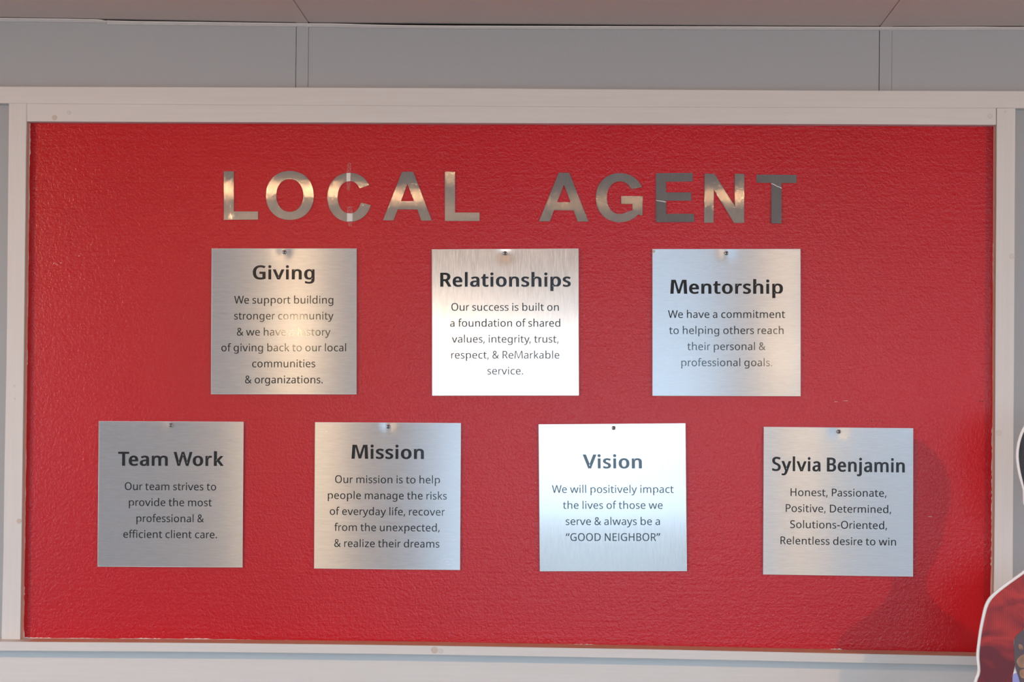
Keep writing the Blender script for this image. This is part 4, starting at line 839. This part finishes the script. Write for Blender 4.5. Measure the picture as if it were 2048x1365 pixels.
c0 = P(CX, floor_v, YC)
st = empty('cardboard_figure', (c0.x, YC, max(0, c0.z)))
thing(st, 'flat cardboard cutout of a person in a red ribbed jacket with dark hair, white edged', 'cardboard cutout')
M_CARD = plain('white_foam_board', (.95, .91, .86), .6)
layer('backing_board', outline_px, 0, .005, M_CARD, st, 4)
t = NT('printed_red_jacket'); v = t.coords((1, 1, 1))
w = t.node('ShaderNodeTexWave'); w.inputs['Scale'].default_value = 86; w.inputs['Distortion'].default_value = .6; w.bands_direction = 'X'; t.link(v, w.inputs['Vector'])
nz = t.noise(t.coords((4, 1, 7)), 2.2, 3, .5, 1.2)
c1 = t.ramp(nz, [(.36, (.16, .012, .022)), (.46, (.32, .02, .025)), (.60, (.56, .035, .03))])
mx = t.node('ShaderNodeMix', data_type='RGBA', blend_type='MULTIPLY'); mx.inputs[0].default_value = .25
t.link(c1, mx.inputs[6]); t.link(w.outputs['Color'], mx.inputs[7]); t.link(mx.outputs[2], t.b.inputs['Base Color'])
t.set(Roughness=.5); M_JACKET = t.m
t = NT('printed_dark_hair'); nz = t.noise(t.coords((60, 1, 10)), 3, 3); t.link(t.ramp(nz, [(.3, (.008, .007, .009)), (.7, (.03, .027, .03))]), t.b.inputs['Base Color']); t.set(Roughness=.5); M_HAIR = t.m
t = NT('printed_skin'); nz = t.noise(t.coords((22, 1, 22)), 1.3, 2); t.link(t.ramp(nz, [(.35, (.16, .075, .05)), (.6, (.50, .28, .16))]), t.b.inputs['Base Color']); t.set(Roughness=.5); M_SKIN = t.m
M_SHADE = plain('printed_dark_knuckles', (.11, .075, .085), .5)
M_SHIRT = plain('printed_lilac_shirt', (.32, .33, .66), .5)
M_TROU = plain('printed_dark_trousers', (.02, .022, .03), .5)
M_LINE = plain('printed_dark_line', (.03, .012, .012), .5)
def mirror(pts): return pts+[(2*CX-u, v+1) for u, v in pts[::-1]]
layer('printed_trousers', mirror([(1996, 1600), (2005, 1700), (1997, 1850), (1995, 2100), (2001, 2300), (1995, floor_v-24)])[:], .003, .0006, M_TROU, st, 2, False)
layer('printed_hair', mirror([(CX-8, 812), (2086, 820), (2063, 840), (2049, 861), (2041, 882), (2037, 908), (2039, 934), (2044, 958), (2051, 985), (2060, 1000)]), .003, .0006, M_HAIR, st, 4)
layer('printed_face', mirror([(CX-4, 858), (2082, 872), (2064, 900), (2058, 940), (2062, 985), (2070, 1022), (2084, 1050), (2090, 1075), (2086, 1112), (2096, 1150)]), .0033, .0008, M_SKIN, st, 3)
for sx in (-1, 1):
    ex = CX+sx*22
    layer('printed_eye', [(ex-9, 945), (ex, 940), (ex+9, 945), (ex, 950)], .0038, .0006, M_LINE, st, 4)
    layer('printed_eyebrow', [(ex-12, 931), (ex, 925), (ex+12, 930), (ex, 929)], .0038, .0006, M_HAIR, st, 4)
layer('printed_nose', [(CX-8, 982), (CX-2, 955), (CX+2, 955), (CX+8, 982), (CX, 988)], .0038, .0005, M_SHADE, st, 3)
layer('printed_mouth', [(CX-19, 1008), (CX, 1004), (CX+19, 1008), (CX, 1018)], .0038, .0006, M_LINE, st, 4)
layer('printed_shirt', [(2078, 1108), (CX, 1130), (2*CX-2078, 1108), (2160, 1180), (2190, 1300), (2200, 1366), (2185, 1440), (2160, 1590), (2064, 1590), (2040, 1440), (2030, 1420), (2022, 1366), (2027, 1349), (2040, 1330), (2060, 1200)], .0033, .0006, M_SHIRT, st, 4)
jl_ = [(2080, 1104), (2068, 1129), (2049, 1147), (2028, 1162), (2009, 1176), (1993, 1189), (1982, 1201), (1976, 1212), (1972, 1224), (1967, 1246), (1963, 1267), (1960, 1290), (1958.5, 1306), (1958.5, 1320), (1960, 1336), (1959, 1349), (1954, 1363), (1950, 1387), (1950, 1430), (1966, 1498), (1996, 1556), (1998, 1610), (2090, 1612), (2078, 1480), (2045, 1420), (2024, 1366), (2029, 1330), (2027, 1300), (2028, 1278), (2048, 1258), (2066, 1240), (2096, 1300), (2104, 1230), (2088, 1150)]
layer('printed_jacket', jl_, .0036, .0006, M_JACKET, st, 3)
layer('printed_jacket', [(2*CX-u, v) for u, v in jl_], .0036, .0006, M_JACKET, st, 3)
# hand print: dark shaded knuckles above lit fingers
layer('printed_hand', [(2029, 1277), (2038, 1266), (2050, 1258), (2068, 1252), (2090, 1262), (2104, 1290), (2100, 1330), (2086, 1362), (2060, 1374), (2042, 1370), (2036, 1354), (2029, 1330), (2027, 1302)], .0040, .0006, M_SHADE, st, 4)
layer('printed_finger', [(2032, 1322), (2040, 1312), (2052, 1308), (2078, 1312), (2086, 1322), (2070, 1334), (2046, 1336), (2037, 1334)], .0044, .0006, M_SKIN, st, 4)
layer('printed_finger', [(2038, 1342), (2048, 1338), (2068, 1338), (2084, 1344), (2070, 1356), (2046, 1357), (2039, 1352)], .0044, .0006, M_SKIN, st, 4)
layer('printed_finger', [(2035, 1300), (2042, 1290), (2056, 1284), (2084, 1288), (2090, 1298), (2066, 1306), (2044, 1308)], .0044, .0006, M_SHADE, st, 4)
layer('printed_finger', [(2036, 1289), (2043, 1291), (2045, 1299), (2037, 1298)], .0048, .0004, M_SKIN, st, 4)
# easel strut behind so that it stands
zf = st.location.z
box('easel_strut', c0.x-.04, c0.x+.04, YC+.004, YC+.010, zf, zf+1.0, M_CARD, st)
box('foot_strut', c0.x-.04, c0.x+.04, YC+.010, YC+.20, zf, zf+.012, M_CARD, st)
